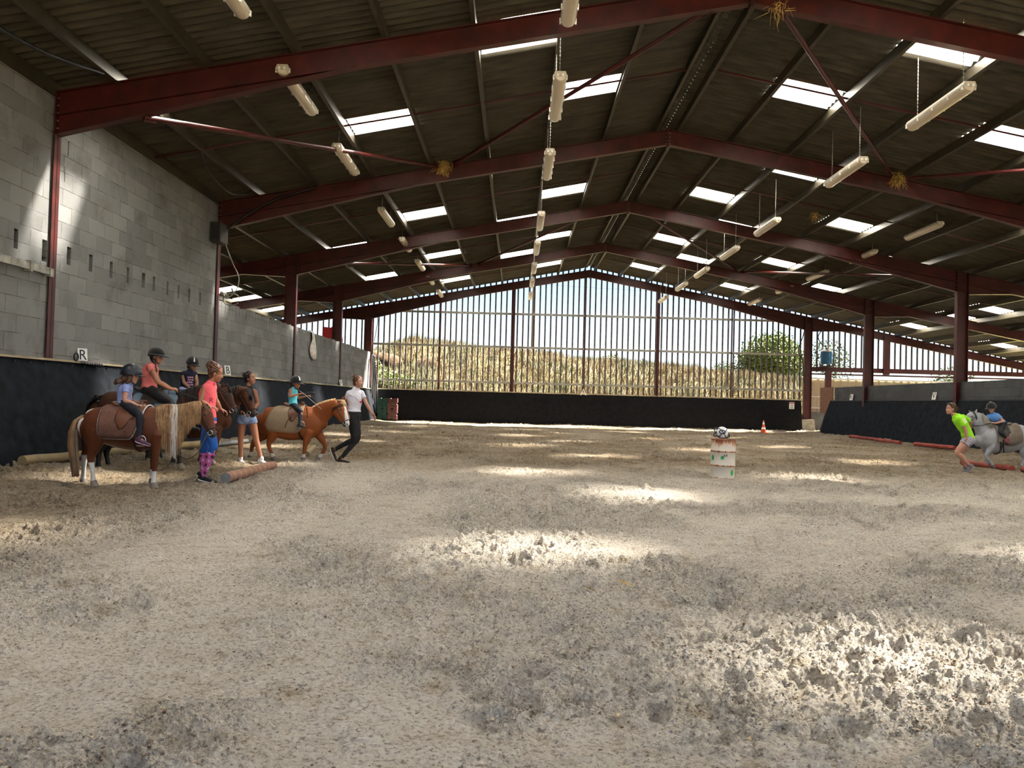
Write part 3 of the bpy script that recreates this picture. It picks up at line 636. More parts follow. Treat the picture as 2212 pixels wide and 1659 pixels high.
for ci, (x, nm) in enumerate(cols):
    for k, y in enumerate(([9.9] if ci != 2 else [])+LY):
        kk = k-(1 if ci != 2 else 0)
        if ci == 3 and y < 20: continue
        if y < 20: o = protoL if first else copy_tree(protoL); first = False
        else: o = copy_tree(protoF) if usedF else protoF; usedF = True
        o.location = (x, y, 6.8)
        o['label'] = 'hanging strip light in the %s, %s' % (nm, 'cut off by the picture top' if y < 12 else ORD[kk]+' from the front')
        o['category'] = 'light'; o['group'] = 'strip lights hanging on chains'
        for dy in (.22, LL-.25):
            mb = MB(); z1 = zroof(x)-6.8; zz_ = .10
            mb.tube([(0,dy,.10),(.0,dy,z1)], .0075, 5)
            while zz_ < z1-.06:
                mb.tube([(0,dy-.006,zz_),(0,dy+.006,zz_+.03)], .012, 5); zz_ += .07
            mb.build('chain', CHAIN, o)

# ---------------------------------------------------------------- props
def text_mesh(txt, size, m, parent, loc, rot, name='letter', ext=.002):
    cu = bpy.data.curves.new(name, 'FONT'); cu.body = txt; cu.size = size; cu.extrude = ext; cu.align_x = 'CENTER'; cu.align_y = 'CENTER'; cu.resolution_u = 3
    t = bpy.data.objects.new(name, cu); C.objects.link(t); dg = bpy.context.evaluated_depsgraph_get()
    me = bpy.data.meshes.new_from_object(t.evaluated_get(dg)); bpy.data.objects.remove(t); me.materials.clear(); me.materials.append(m)
    o = bpy.data.objects.new(name, me); C.objects.link(o); o.parent = parent; o.location = loc; o.rotation_euler = rot; return o
INKD = mat('faded_ink', (.03,.025,.03), rough=.8)
# white oil drum with rust and green spots
def drum_material():
    m = bpy.data.materials.new('rusty_white_drum'); m.use_nodes = True; nt = m.node_tree; b = nt.nodes['Principled BSDF']; b.inputs['Roughness'].default_value = .6
    tc = N(nt,'ShaderNodeTexCoord'); sp = N(nt,'ShaderNodeSeparateXYZ'); nt.links.new(tc.outputs['Object'], sp.inputs[0])
    mp = N(nt,'ShaderNodeMapping'); mp.inputs['Scale'].default_value = (14,14,3.2); nt.links.new(tc.outputs['Object'], mp.inputs[0])
    nz = N(nt,'ShaderNodeTexNoise'); nz.inputs['Scale'].default_value = 1.3; nz.inputs['Detail'].default_value = 6; nt.links.new(mp.outputs[0], nz.inputs['Vector'])
    # rust gathers at the rims and hoops
    def band(z0, w):
        s_ = N(nt,'ShaderNodeMath', operation='SUBTRACT'); s_.inputs[1].default_value = z0; nt.links.new(sp.outputs['Z'], s_.inputs[0])
        a_ = N(nt,'ShaderNodeMath', operation='ABSOLUTE'); nt.links.new(s_.outputs[0], a_.inputs[0])
        r_ = N(nt,'ShaderNodeMapRange'); r_.inputs[1].default_value = w; r_.inputs[2].default_value = 0; r_.inputs[3].default_value = 0; r_.inputs[4].default_value = .45; nt.links.new(a_.outputs[0], r_.inputs[0]); return r_.outputs[0]
    acc = nz.outputs['Fac']
    for z0, w in ((.74,.17),(.52,.022),(.26,.025),(.01,.05)):
        a_ = N(nt,'ShaderNodeMath', operation='ADD'); nt.links.new(acc, a_.inputs[0]); nt.links.new(band(z0,w), a_.inputs[1]); acc = a_.outputs[0]
    col = ramp(nt, acc, [(.0,(.50,.48,.43)),(.62,(.54,.50,.44)),(.74,(.46,.28,.17)),(.90,(.22,.065,.028))])
    nt.links.new(col, b.inputs['Base Color']); return m
DX, DY_ = 3.86, 15.2; zd = -.17
drum = empty('oil_drum', (DX,DY_,zd), label='rusty white oil drum with green spots standing on the sand', cat='barrel')
R0 = .222; prof = [(0,.0),(R0-.01,.0),(R0+.006,.005),(R0+.006,.02),(R0,.03),(R0,.245),(R0+.011,.255),(R0+.011,.27),(R0,.28),(R0,.505),(R0+.011,.515),(R0+.011,.53),(R0,.54),(R0,.725),(R0+.007,.735),(R0+.007,.745),(R0-.012,.745),(R0-.012,.728),(0,.728)]
mb = MB(); mb.lathe(prof, 40); mb.build('shell', drum_material(), drum)
GREEN = mat('green_spot_paint', (.03,.32,.07), rough=.5); PINKP = mat('pink_stain', (.62,.36,.45), rough=.6)
for ang, z, rx, rz in ((-1.86,.41,.03,.035),(-2.75,.40,.035,.05),(-.95,.14,.036,.055)):
    mb = MB(); vs_ = [( (R0+.003)*math.cos(ang), (R0+.003)*math.sin(ang), z)]
    for k in range(16):
        a_ = 2*PI*k/16; th = ang+rx*math.cos(a_)/R0; vs_.append(((R0+.003)*math.cos(th), (R0+.003)*math.sin(th), z+rz*math.sin(a_)))
    mb.add(vs_, [(0,1+k,1+(k+1)%16) for k in range(16)]); mb.build('green_spot', GREEN, drum)
for ang, z, rx, rz in ((-2.35,.655,.03,.03),(-1.55,.65,.035,.04)):
    mb = MB(); vs_ = [((R0+.0022)*math.cos(ang), (R0+.0022)*math.sin(ang), z)]
    for k in range(14):
        a_ = 2*PI*k/14; q_ = .75+.4*math.sin(k*2.3); th = ang+rx*q_*math.cos(a_)/R0; vs_.append(((R0+.0022)*math.cos(th), (R0+.0022)*math.sin(th), z+rz*q_*math.sin(a_)))
    mb.add(vs_, [(0,1+k,1+(k+1)%14) for k in range(14)]); mb.build('pink_stain', PINKP, drum)
text_mesh('JLB', .055, INKD, drum, (-.01,-R0-.002,.455), (PI/2,0,0), name='faded_lettering')
drum.rotation_euler = (0,.022,0)
# ball with black strap handles on the drum
HB = empty('horse_ball', (DX-.018,DY_,zd+.745), label='white ball laced with black strap handles on top of the drum', cat='ball')
mb = MB(); mb.ell((0,0,.118), .112, .112, .112, 28, 18); mb.build('ball', mat('white_leather', (.72,.74,.80), rough=.4, var=.05), HB)
mb = MB()
def arc(n1, tilt, rr=.118, gap=0, a0=0, a1=2*PI, off=0):
    M_ = Matrix.Rotation(tilt, 3, n1); return [M_ @ Vector((rr*math.cos(t), rr*math.sin(t), off))+Vector((0,0,.118)) for t in np.linspace(a0, a1, 30)]
BLK = mat('black_strap', (.015,.015,.02), rough=.5)
for ax, tl in (((1,0,0),1.1),((0,1,0),.9),((0,1,0),-.7)):
    mb.tube(arc(Vector(ax), tl, .113), .0085, 6)
mb.build('lacing', BLK, HB)
for cx, cz, ang, rr in ((-.115,.16,.3,.055),(-.12,.09,-.7,.05),(.09,.06,2.2,.05),(-.02,.135,1.4,.055)):
    mb = MB(); yb = -.105 if abs(cx) < .05 else -.03
    mb.tube([Vector((cx+rr*math.cos(t)*.6*math.cos(ang)-rr*math.sin(t)*math.sin(ang), yb, cz+rr*math.cos(t)*.6*math.sin(ang)+rr*math.sin(t)*math.cos(ang))) for t in np.linspace(0,2*PI,18)], .010, 6, cap=False)
    mb.build('handle', BLK, HB)
# traffic cone
co = empty('traffic_cone', (13.1,43.2,g0(13.1,43.2)), label='small orange and white traffic cone by the far black kickboard', cat='cone')
ORNG = mat('cone_orange', (.60,.07,.02), rough=.5)
mb = MB(); mb.box(-.19,.19,-.19,.19,-.02,.03); mb.build('base', ORNG, co)
mb = MB(); mb.lathe([(.15,.03),(.115,.18),(.11,.2)], 20); mb.lathe([(.085,.30),(.055,.45)], 20); mb.lathe([(.04,.56),(.022,.66),(0,.67)], 20); mb.build('cone_body', ORNG, co)
mb = MB(); mb.lathe([(.11,.2),(.085,.30)], 20); mb.lathe([(.055,.45),(.04,.56)], 20); mb.build('white_bands', WHITE, co)

# poles on the ground
def log(name, p, q, r, m, label, cat='pole', group=None, stripes=None):
    mb = MB(); p, q = Vector(p), Vector(q); n_ = 10; pts = [p+(q-p)*(i/n_)+Vector((0,0,.006*math.sin(i*1.7))) for i in range(n_+1)]
    mb.tube(pts, r, 14); o = mb.build(name, m if isinstance(m, list) else [m], label=label, cat=cat, group=group)
    if isinstance(m, list):
        for pl in o.data.polygons:
            t = (pl.center-p).dot((q-p).normalized()); 
            if len(pl.vertices) > 4: pl.material_index = 1
    return o
def spiral_mat():
    m = bpy.data.materials.new('faded_spiral_pole'); m.use_nodes = True; nt = m.node_tree; b = nt.nodes['Principled BSDF']; b.inputs['Roughness'].default_value = .8
    tc = N(nt,'ShaderNodeTexCoord'); mp = N(nt,'ShaderNodeMapping'); nt.links.new(tc.outputs['Object'], mp.inputs[0]); mp.inputs['Rotation'].default_value = (0,0,.25)
    w_ = N(nt,'ShaderNodeTexWave'); w_.bands_direction = 'Y'; w_.inputs['Scale'].default_value = 1.35; w_.inputs['Distortion'].default_value = 1.0; nt.links.new(mp.outputs[0], w_.inputs['Vector'])
    c_ = ramp(nt, w_.outputs['Fac'], [(.0,(.25,.12,.09)),(.80,(.26,.125,.09)),(.90,(.30,.19,.09)),(1,(.30,.20,.10))])
    nt.links.new(c_, b.inputs['Base Color']); return m
ENDG = mat('sawn_pole_end', (.20,.20,.21), rough=.9); OLDW = mat('old_yellow_pole', (.30,.22,.09), rough=.8, var=.25, vscale=3, col2=(.19,.15,.10)); REDP = mat('faded_red_pole', (.24,.042,.026), rough=.7, var=.25, vscale=3)
log('ground_pole', (-4.14,11.75,-.045), (-4.16,14.1,-.045), .078, [spiral_mat(),ENDG], 'faded pink and yellow pole on the sand beside the striped socks', group='jumping poles on the sand')
log('ground_pole', (-7.45,12.35,.07), (-7.22,15.6,.05), .075, [OLDW,OLDW], 'old yellow pole along the left kickboard behind the front pony', group='jumping poles on the sand')
log('ground_pole', (-7.1,15.8,.05), (-6.9,19.0,.05), .075, [OLDW,OLDW], 'old yellow pole along the left kickboard behind the dark pony legs', group='jumping poles on the sand')
log('ground_pole', (-4.42,17.35,-.07), (-4.9,19.9,-.07), .07, [OLDW,OLDW], 'old yellow pole lying behind the walking chestnut pony', group='jumping poles on the sand')
log('ground_pole', (-6.85,18.6,.0), (-6.75,20.6,.0), .05, [ENDG,ENDG], 'grey pole beside the left kickboard behind the girl in denim shorts', group='jumping poles on the sand')
log('ground_pole', (14.72,36.0,.05), (14.35,30.5,.03), .07, [REDP,REDP], 'faded red pole along the right kickboard, farther one', group='jumping poles on the sand')
log('ground_pole', (14.45,29.6,.03), (14.6,27.2,.03), .07, [REDP,REDP], 'faded red pole along the right kickboard, nearer one', group='jumping poles on the sand')
log('ground_pole', (11.42,20.9,-.07), (11.47,18.9,-.07), .075, [REDP,REDP], 'orange red pole lying behind the lime shirt girl', group='jumping poles on the sand')
log('ground_pole', (11.60,18.7,-.07), (11.62,16.0,-.07), .075, [REDP,REDP], 'red pole under the white pony at the right edge', group='jumping poles on the sand')

# stacking jump blocks in the far left corner
def jump_block(x, y, z, m, label):
    o = empty('jump_block', (x,y,z), label=label, cat='jump block', group='plastic jump blocks in the corner')
    mb = MB(); w, h, d, n_ = .52, .58, .42, 10
    # face with a ring of half holes at the edges and a hole in the middle
    pts = []
    def half(cx, cz, r, a0, a1): return [(cx+r*math.cos(t), cz+r*math.sin(t)) for t in np.linspace(a0, a1, 7)]
    poly = [(0,0)]+half(w/2,0,.055,PI,0)+[(w,0)]+half(w,h/2,.055,-PI/2,-3*PI/2)+[(w,h)]+[(w*.72,h),(w*.66,h-.035),(w*.34,h-.035),(w*.28,h)]+[(0,h)]+half(0,h/2,.055,PI/2,-PI/2)
    mb.prism(poly, 'y', -d/2, d/2); ob = mb.build('body', m, o)
    for hz in (.27, .75): MB().tube([(w/2,-d/2-.004,h*hz),(w/2,-d/2+.01,h*hz)], .05, 16).build('hole', BLACK, o)
GRB = mat('green_plastic', (.008,.045,.03), rough=.6, var=.15); BRB = mat('brown_plastic', (.075,.024,.02), rough=.6, var=.15)
for z, t in ((0.02,'bottom'),(.60,'top')):
    jump_block(-7.5,44.55,z,GRB,'dark green plastic jump block, %s of its stack in the corner' % t)
    jump_block(-6.96,44.5,z,BRB,'brown plastic jump block, %s of its stack in the corner' % t)

# dressage letter plates
INK = mat('letter_ink', (.01,.01,.03), rough=.6)
def plate(x, y, rz, ch, label, w=.20, h=.28, z=1.675, lean=.12):
    o = empty('letter_sign', (x,y,z), rz, label=label, cat='sign', group='arena letter plates on the kickboard ledge')
    mb = MB(); mb.prism([(-.012,0),(.012,0),(.012-lean,h),(-.012-lean,h)], 'x', -w/2, w/2); mb.build('board', WHITE, o)
    if ch: 
        t = text_mesh(ch, h*1.05, INK, o, (0,-.018-lean*.5,h/2), (PI/2+math.atan(lean/h),0,0)); t.scale = (.85,1,1)
    return o
# plates face the sand; those of the left side are turned a little to the entrance
plate(XL+.10, 15.0, PI/2-.75, 'R', 'white plate with black letter R on the left kickboard ledge', lean=-.05, w=.165, h=.26)
plate(XL+.10, 22.6, PI/2-.45, 'B', 'white letter plate behind the head of the girl in the pink top', lean=-.06)
plate(XL+.10, 37.3, PI/2-.35, 'F', 'white letter plate on the left ledge behind the white shirt girl', lean=-.06)
plate(15.96, 39.0, -PI/2+.25, 'K', 'small white letter plate on the right ledge near the plywood', lean=-.06)
plate(15.96, 31.3, -PI/2+.22, 'V', 'white letter plate on the right ledge left of the lime shirt', lean=-.06)
pa = empty('letter_sign', (3.72,45.16,1.62), label='small letter A below the ridge on the far kickboard', cat='sign', group='arena letter plates on the kickboard ledge')
text_mesh('A', .5, WHITE, pa, (0,-.03,.16), (PI/2,0,0))
rk = MB(); rk.box(XL+.02,XL+.2,14.86,15.55,1.655,1.70)
for k in range(8): rk.tube([(XL+.2,14.9+k*.085,1.68),(XL+.23,14.9+k*.085,1.64)], .014, 6)
rk.build('plastic_rack', mat('grey_rack', (.20,.17,.17), rough=.6), label='small grey toothed rack under the letter R', cat='rack')
rk = MB(); rk.tube([(XL+.14,14.7+.07*math.cos(t),1.76+.07*math.sin(t)) for t in np.linspace(0,2*PI,16)], .014, 6, cap=False)
rk.build('rubber_ring', BLACK, label='black ring standing left of the letter R', cat='ring')

# loudspeaker box on the second left column, cables
sp_ = empty('loudspeaker', (XL+.02,21.62,5.17), label='dark square loudspeaker box high on the second left column', cat='speaker')
mb = MB(); mb.box(-.05,.22,-.35,.22,0,.5); mb.build('cabinet', mat('dark_brown_box', (.03,.022,.018), rough=.7), sp_)
mb = MB(); mb.box(-.02,.19,-.356,-.35,.03,.47); mb.build('grille', BLACK, sp_)
CAB = mat('black_cable', (.01,.01,.01), rough=.5)
def cable(pts, r, label, m=CAB, grp='cables'):
    P_ = [Vector(p) for p in pts]; out = []
    for i in range(len(P_)-1):
        p0 = P_[max(0,i-1)]; p1, p2 = P_[i], P_[i+1]; p3 = P_[min(len(P_)-1,i+2)]
        for k in range(6):
            t = k/6; out.append(.5*((2*p1)+(-p0+p2)*t+(2*p0-5*p1+4*p2-p3)*t*t+(-p0+3*p1-3*p2+p3)*t*t*t))
    out.append(P_[-1]); mb = MB(); mb.tube(out, r, 6); mb.build('cable', m, label=label, cat='cable', group=grp)
cable([(-5.5,21.7,6.75),(-6.6,21.75,6.4),(-7.4,21.7,5.9),(-7.85,21.75,5.6),(-8.0,21.7,5.68)], .03, 'black cable curving down the second frame to the loudspeaker')
cable([(-7.9,21.8,5.17),(-7.72,21.85,4.7),(-7.55,21.9,4.3),(-7.62,21.9,3.95),(-7.85,21.9,3.75),(-7.95,21.9,3.85)], .016, 'grey cable hanging below the loudspeaker', GALV)
mb = MB(); mb.tube([(-7.75+.28*math.cos(t)*.8, 21.95, 3.72+.16*math.sin(t)) for t in np.linspace(.2,2*PI-.6,20)], .018, 6); mb.tube([(-8.05,21.95,3.9),(-7.85,21.95,3.8)], .05, 8); mb.tube([(-7.75,21.95,4.02),(-7.7,21.95,3.9)],.03,8)
mb.build('coiled_lead', GALV, label='loop of grey lead with plugs on the second left column', cat='cable')
cable([(-7.1,17.9,6.5),(-7.05,18.2,6.15),(-6.95,19.2,5.95),(-6.95,20.4,6.2),(-7.0,21.0,6.45)], .022, 'black cable sagging under the first purlin past the nearest frame')
cable([(-7.5,9.9,6.45),(-7.45,11.2,6.25),(-7.3,12.4,6.3),(-7.1,13.6,6.5)], .035, 'black cable bundle along the purlin at top left')
cable([(-8.05,45.25,6.2),(-7.8,45.25,5.6),(-7.85,45.25,5.0),(-7.95,45.25,4.3)], .02, 'cable beside the far left column')
cable([(15.95,45.25,5.9),(15.8,45.25,5.2),(15.55,45.25,4.4),(15.8,45.25,3.9),(15.9,45.25,2.6)], .025, 'thick black cable down the far right column')
cable([(16.8,45.0,5.6),(16.55,45.0,5.2),(16.75,45.0,4.8),(17.0,45.0,4.65)], .025, 'black hose from the roof to the blue tank')
# blue tank standing on the beam
tk = empty('water_tank', (17.1,45.2,3.56), label='blue tank with white lid on the beam by the far right column', cat='tank')
mb = MB(); mb.lathe([(0,.16),(.28,.16),(.31,.22),(.31,.78),(.28,.84),(0,.86)], 24); mb.build('body', mat('blue_plastic', (.01,.10,.22), rough=.4), tk)
mb = MB(); mb.lathe([(.29,.82),(.30,.86),(.2,.93),(0,.95)], 24); mb.build('lid', WHITE, tk)
mb = MB(); mb.box(-.33,.33,-.3,.3,.0,.04)
for x in (-.26,.26):
    for y in (-.22,.22): mb.box(x-.02,x+.02,y-.02,y+.02,.0,.2)
mb.build('stand', BLACK, tk)
mb = MB(); mb.tube([(0,0,.93),(0,0,1.05)], .06, 10); mb.build('valve', BLACK, tk)
# paper notice, bag, red bag, sheet, plywood, rail
mb = MB(); mb.box(15.05,15.32,45.02,45.03,1.18,1.55); o = mb.build('paper_notice', WHITE, label='white paper notice on the far kickboard beside the right column', cat='notice')
mb = MB(); mb.box(15.07,15.30,45.012,45.02,1.47,1.53); mb.build('header', mat('red_print', (.4,.05,.05)), o)
mb = MB()
for i,(a_,b_) in enumerate(((1.40,.03),(1.34,.05),(1.27,.04),(1.22,.03))): mb.box(15.10,15.27,45.014,45.02,a_-.012,a_+.012)
mb.build('printed_lines', INK, o)
def cloth(name, fx, m, label, cat, nu=14, nv=18):
    vs_ = [fx(u/(nu-1), v/(nv-1)) for u in range(nu) for v in range(nv)]
    mb = MB(); mb.add(vs_, [(i*nv+j, (i+1)*nv+j, (i+1)*nv+j+1, i*nv+j+1) for i in range(nu-1) for j in range(nv-1)], 0, True)
    o = mb.build(name, m, label=label, cat=cat); sm = o.modifiers.new('s','SOLIDIFY'); sm.thickness = .006; return o
def bagf(u, v):
    zt, zb = 3.76, 2.62; z = zt+(zb-zt)*v; wid = (.16 if v < .35 else .16+.26*math.sin((v-.35)/.65*PI)**.8)*(1 if v < .95 else .5)
    y = 32.1+(u-.5)*wid*2.2+.05*math.sin(7*v)+.25*v; x = XW+.06+.09*math.sin(u*PI)*min(1,v*2)+.02*math.sin(u*22+v*5)
    if v < .08: x = XW-.1+.16*v/.08; z = 3.74
    return (x, y, z)
cloth('plastic_bag', bagf, mat('crumpled_white_plastic', (.62,.57,.53), rough=.35, var=.15), 'crumpled white plastic bag hanging over the low block wall', 'bag')
rb = empty('red_bag', (XL-.55,37.9,3.72), label='red bag standing on the low wall behind the fourth left column', cat='bag')
REDB = mat('red_canvas', (.45,.012,.012), rough=.6)
mb = MB(); mb.prism([(-.34,0),(.44,-.12),(.50,.1),(.40,.5),(.34,.62),(-.36,.68),(-.40,.4)], 'y', -.16, .16); mb.build('body', REDB, rb)
mb = MB(); mb.tube([(.30,-.17,.55),(.30,-.19,.68),(.12,-.19,.72),(-.05,-.17,.6)], .02, 6); mb.build('handle', REDB, rb)
def curt(u, v):
    z = 3.55+(0.05-3.55)*v; s_ = .18+.62*v if v < .55 else .52+.1*v
    return (XL-.0+.12+(u)*s_*.62+.05*math.sin(u*20), 44.95-.10*math.sin(u*20)-.25*v*(1-u), z)
def stripe_mat():
    m = bpy.data.materials.new('striped_sheet'); m.use_nodes = True; nt = m.node_tree; b = nt.nodes['Principled BSDF']
    tc = N(nt,'ShaderNodeTexCoord'); w_ = N(nt,'ShaderNodeTexWave'); w_.bands_direction = 'X'; w_.inputs['Scale'].default_value = 3.4; w_.inputs['Distortion'].default_value = .6; nt.links.new(tc.outputs['Object'], w_.inputs['Vector'])
    c_ = ramp(nt, w_.outputs['Fac'], [(.35,(.03,.03,.04)),(.5,(.75,.75,.78))]); nt.links.new(c_, b.inputs['Base Color']); return m
cloth('striped_sheet', curt, stripe_mat(), 'black and white striped sheet hanging in the far left corner', 'sheet', 24, 16)
mb = MB(); mb.box(16.02,16.06,41.4,43.1,1.0,2.34); mb.build('plywood_board', mat('brown_plywood', (.17,.085,.05), rough=.8, var=.12), label='brown plywood board at the end of the right wall', cat='board')
rl = empty('wall_rail', (XL+.02,0,3.18), label='grey steel rail on the left wall beside the nearest column', cat='rail')
mb = MB(); mb.box(-.0,.06,7.5,13.92,-.06,.06); mb.build('bar', GALV, rl)
mb = MB(); mb.box(-.03,.08,13.3,13.36,-.09,.09); mb.box(-.03,.08,13.86,13.96,-.09,.05); mb.build('bracket', GALV, rl)
# straw heap in the left aisle, birds' nests with hanging straw
STRAW = mat('straw', (.50,.33,.10), rough=.9, var=.25)
def tuft(name, c, n_, L_, spread, seed, **kw):
    r = np.random.RandomState(seed); p = np.array(c)+r.randn(n_,3)*spread; d = r.randn(n_,3)*.5; d[:,2] -= .5; d /= np.linalg.norm(d,axis=1)[:,None]; d *= (L_*(.4+.8*r.rand(n_)))[:,None]
    s_ = np.cross(d, r.randn(n_,3)); s_ /= np.linalg.norm(s_,axis=1)[:,None]; s_ *= .006
    vv = np.stack([p-s_, p+s_, p+d+s_*.5, p+d-s_*.5],1).reshape(-1,3); return npmesh(name, vv, np.arange(len(vv)).reshape(-1,4), STRAW, smooth=False, **kw)
for c, t in (((-2.1,21.75,7.42),'tuft of straw nest at the brace joint on the second frame, left of the ridge'), ((10.05,21.75,7.4),'tuft of straw nest at the brace joint on the second frame, right of the ridge'), ((4.35,14.0,8.1),'wisps of straw hanging at the nearest apex'), ((9.6,26.5,7.5),'wisp of straw hanging under the right slope past the second frame')):
    tuft('birds_nest', c, 260 if 'tuft' in t else 60, .22, .07, int(abs(c[0]*10)), label=t, cat='nest', group='straw caught in the roof')
mb = MB(); mb.ell((-10.2,26.3,2.4), 1.5, 4.2, 1.75, 24, 14)
o = mb.build('straw', STRAW, kind='stuff', label='heap of straw behind the low left wall', cat='straw')
for v in o.data.vertices:
    c = v.co; k = float(fbm(np.array([c.x*2+c.z]), np.array([c.y*2-c.z]), 3, 8)[0]); v.co = c*1.0+Vector((k*.1, 0, k*.5))
tuft('straw_wisp', (.72,5.62,-.13), 9, .22, .05, 91, label='few loose straws lying on the near sand', cat='straw')
# ---------------------------------------------------------------- living figures: lofted forms fused into one skin
def ray(px, py):
    dx, dy = px-1106, py-829.5; c, s = math.cos(ROLL), math.sin(ROLL)
    return rt*((dx*c+dy*s)/F_PX) - up*((-dx*s+dy*c)/F_PX) + fw
def atY(px, py, Y): r = ray(px, py); return Vector((0,0,CAM_H))+r*(Y/r.y)
class Fig:
    """measures of a figure taken in a frame standing at its own distance; returns local metres"""
    def __init__(s, ox, oy, sc, root): s.ox, s.oy, s.sc, s.root = ox, oy, sc, Vector(root)
    def __call__(s, cx, cy, dy=0.0): return atY(s.ox+cx/s.sc, s.oy+cy/s.sc, s.root.y+dy)-s.root
def mirror(p): return Vector((p.x, -p.y, p.z))
def cr(p0, p1, p2, p3, t): return .5*((2*p1)+(-p0+p2)*t+(2*p0-5*p1+4*p2-p3)*t*t+(-p0+3*p1-3*p2+p3)*t*t*t)
class Chain:
    def __init__(s, pts, rs, lat=(0,1,0), sub=4):
        P_ = [Vector(p) for p in pts]; R_ = [Vector((r if hasattr(r,'__len__') else (r,r))).to_3d() for r in rs]
        s.lat = Vector(lat).normalized(); s.p, s.r = [], []; n = len(P_)
        for i in range(n-1):
            g = lambda A, k: A[max(0,min(n-1,k))]
            for k in range(sub):
                t = k/sub; s.p.append(cr(g(P_,i-1),P_[i],P_[i+1],g(P_,i+2),t)); s.r.append(cr(g(R_,i-1),R_[i],R_[i+1],g(R_,i+2),t))
        s.p.append(P_[-1]); s.r.append(R_[-1])
    def frame(s, i):
        n = len(s.p); t = (s.p[min(n-1,i+1)]-s.p[max(0,i-1)]).normalized(); a = s.lat-t*s.lat.dot(t)
        a = a.normalized() if a.length > .05 else t.orthogonal().normalized()
        return t, a, t.cross(a)
    def ring(s, f, off=0.0, n=18, a0=0, a1=2*PI):
        x = f*(len(s.p)-1); i = int(min(len(s.p)-2, x)); w = x-i; c = s.p[i].lerp(s.p[i+1], w); r = s.r[i].lerp(s.r[i+1], w); t, a, b = s.frame(i if w < .5 else i+1)
        return [c+a*((r.x+off)*math.cos(q))+b*((r.y+off)*math.sin(q)) for q in np.linspace(a0, a1, n)]
    def add(s, mb, n=14, grow=0.0, k=1.0, caps=(True,True), mi=0):
        rings = []; m = len(s.p)
        for i in range(m):
            t, a, b = s.frame(i); r = s.r[i]; ra, rb = r.x*k+grow, r.y*k+grow
            if i == 0 and caps[0]:
                for q in (.98,.80,.5): rings.append((s.p[i]-t*(min(ra,rb)*.9*q), a, b, ra*math.sqrt(1-q*q), rb*math.sqrt(1-q*q)))
            rings.append((s.p[i], a, b, ra, rb))
            if i == m-1 and caps[1]:
                for q in (.5,.80,.98): rings.append((s.p[i]+t*(min(ra,rb)*.9*q), a, b, ra*math.sqrt(1-q*q), rb*math.sqrt(1-q*q)))
        vs_ = [c+a*(ra*math.cos(2*PI*j/n))+b*(rb*math.sin(2*PI*j/n)) for c,a,b,ra,rb in rings for j in range(n)]
        mb.add(vs_, [(i*n+j,i*n+(j+1)%n,(i+1)*n+(j+1)%n,(i+1)*n+j) for i in range(len(rings)-1) for j in range(n)], mi, True)
        mb.add(vs_[:n], [tuple(range(n))[::-1]], mi); mb.add(vs_[-n:], [tuple(range(n))], mi)
        return s
def skin(mb, name, mats, parent, voxel=.008, matfn=None, disp=0.0, dsc=9.0, smooth=3, **kw):
    me = bpy.data.meshes.new('t'); me.from_pydata(mb.v, [], mb.f); o = bpy.data.objects.new('t', me); C.objects.link(o)
    m = o.modifiers.new('r','REMESH'); m.mode = 'VOXEL'; m.voxel_size = voxel; m.use_smooth_shade = True
    if smooth: q = o.modifiers.new('s','SMOOTH'); q.factor = .5; q.iterations = smooth
    dg = bpy.context.evaluated_depsgraph_get(); out = bpy.data.meshes.new_from_object(o.evaluated_get(dg)); bpy.data.objects.remove(o); out.name = name
    mats = mats if isinstance(mats, (list,tuple)) else [mats]; out.materials.clear()
    for x in mats: out.materials.append(x)
    n = len(out.vertices)
    if disp:
        co = np.empty(n*3, np.float32); out.vertices.foreach_get('co', co); co = co.reshape(-1,3); no = np.empty(n*3, np.float32); out.vertices.foreach_get('normal', no); no = no.reshape(-1,3)
        d = fbm(co[:,0]*dsc+co[:,2]*dsc*.6, co[:,1]*dsc+co[:,2]*dsc*.9, 3, 5); co = co+no*(d*disp)[:,None]; out.vertices.foreach_set('co', co.ravel().astype(np.float32))
    pn = len(out.polygons); c = np.empty(pn*3, np.float32); out.polygons.foreach_get('center', c); c = c.reshape(-1,3)
    mi = np.zeros(pn, np.int32)
    if matfn: mi = np.array(matfn(c[:,0], c[:,1], c[:,2]), np.int32)
    out.polygons.foreach_set('material_index', mi); out.polygons.foreach_set('use_smooth', np.ones(pn, bool)); out.update()
    ob = bpy.data.objects.new(name, out); C.objects.link(ob); ob.parent = parent; return tag(ob, **kw)
def strands(name, starts, mats, parent, seed, w=.006, **kw):
    """starts: list of point lists (polyline per lock); each becomes a tapered flat lock with thickness"""
    mb = MB(); r = random.Random(seed)
    for pts, mi in starts:
        n = len(pts); mb.tube(pts, [w*(1-.75*(i/(n-1))**2)*r.uniform(.7,1.3) for i in range(n)], 4, mi=mi, cap=False)
    return mb.build(name, mats, parent, **kw)

SKIN1 = mat('skin_light', (.42,.215,.15), rough=.5, var=.05); SKIN2 = mat('skin_tan', (.36,.155,.088), rough=.5, var=.05); SKIN3 = mat('skin_olive', (.33,.165,.095), rough=.5, var=.05)
LIP = mat('lips', (.33,.12,.09), rough=.4); EYEW = mat('eye_white', (.42,.38,.36), rough=.2); IRIS = mat('eye_iris', (.02,.012,.008), rough=.1)
HAIRB = mat('hair_brown', (.060,.026,.012), rough=.45, var=.3, vscale=30, scale=(1,1,.2)); HAIRD = mat('hair_dark', (.018,.010,.007), rough=.4, var=.3); HAIRA = mat('hair_auburn', (.085,.032,.014), rough=.45, var=.3, vscale=30)
HELM = mat('helmet_black', (.010,.011,.014), rough=.38, var=.1); HELMN = mat('helmet_navy', (.008,.011,.022), rough=.35, var=.1); STRAP = mat('chin_strap', (.012,.010,.010), rough=.7)
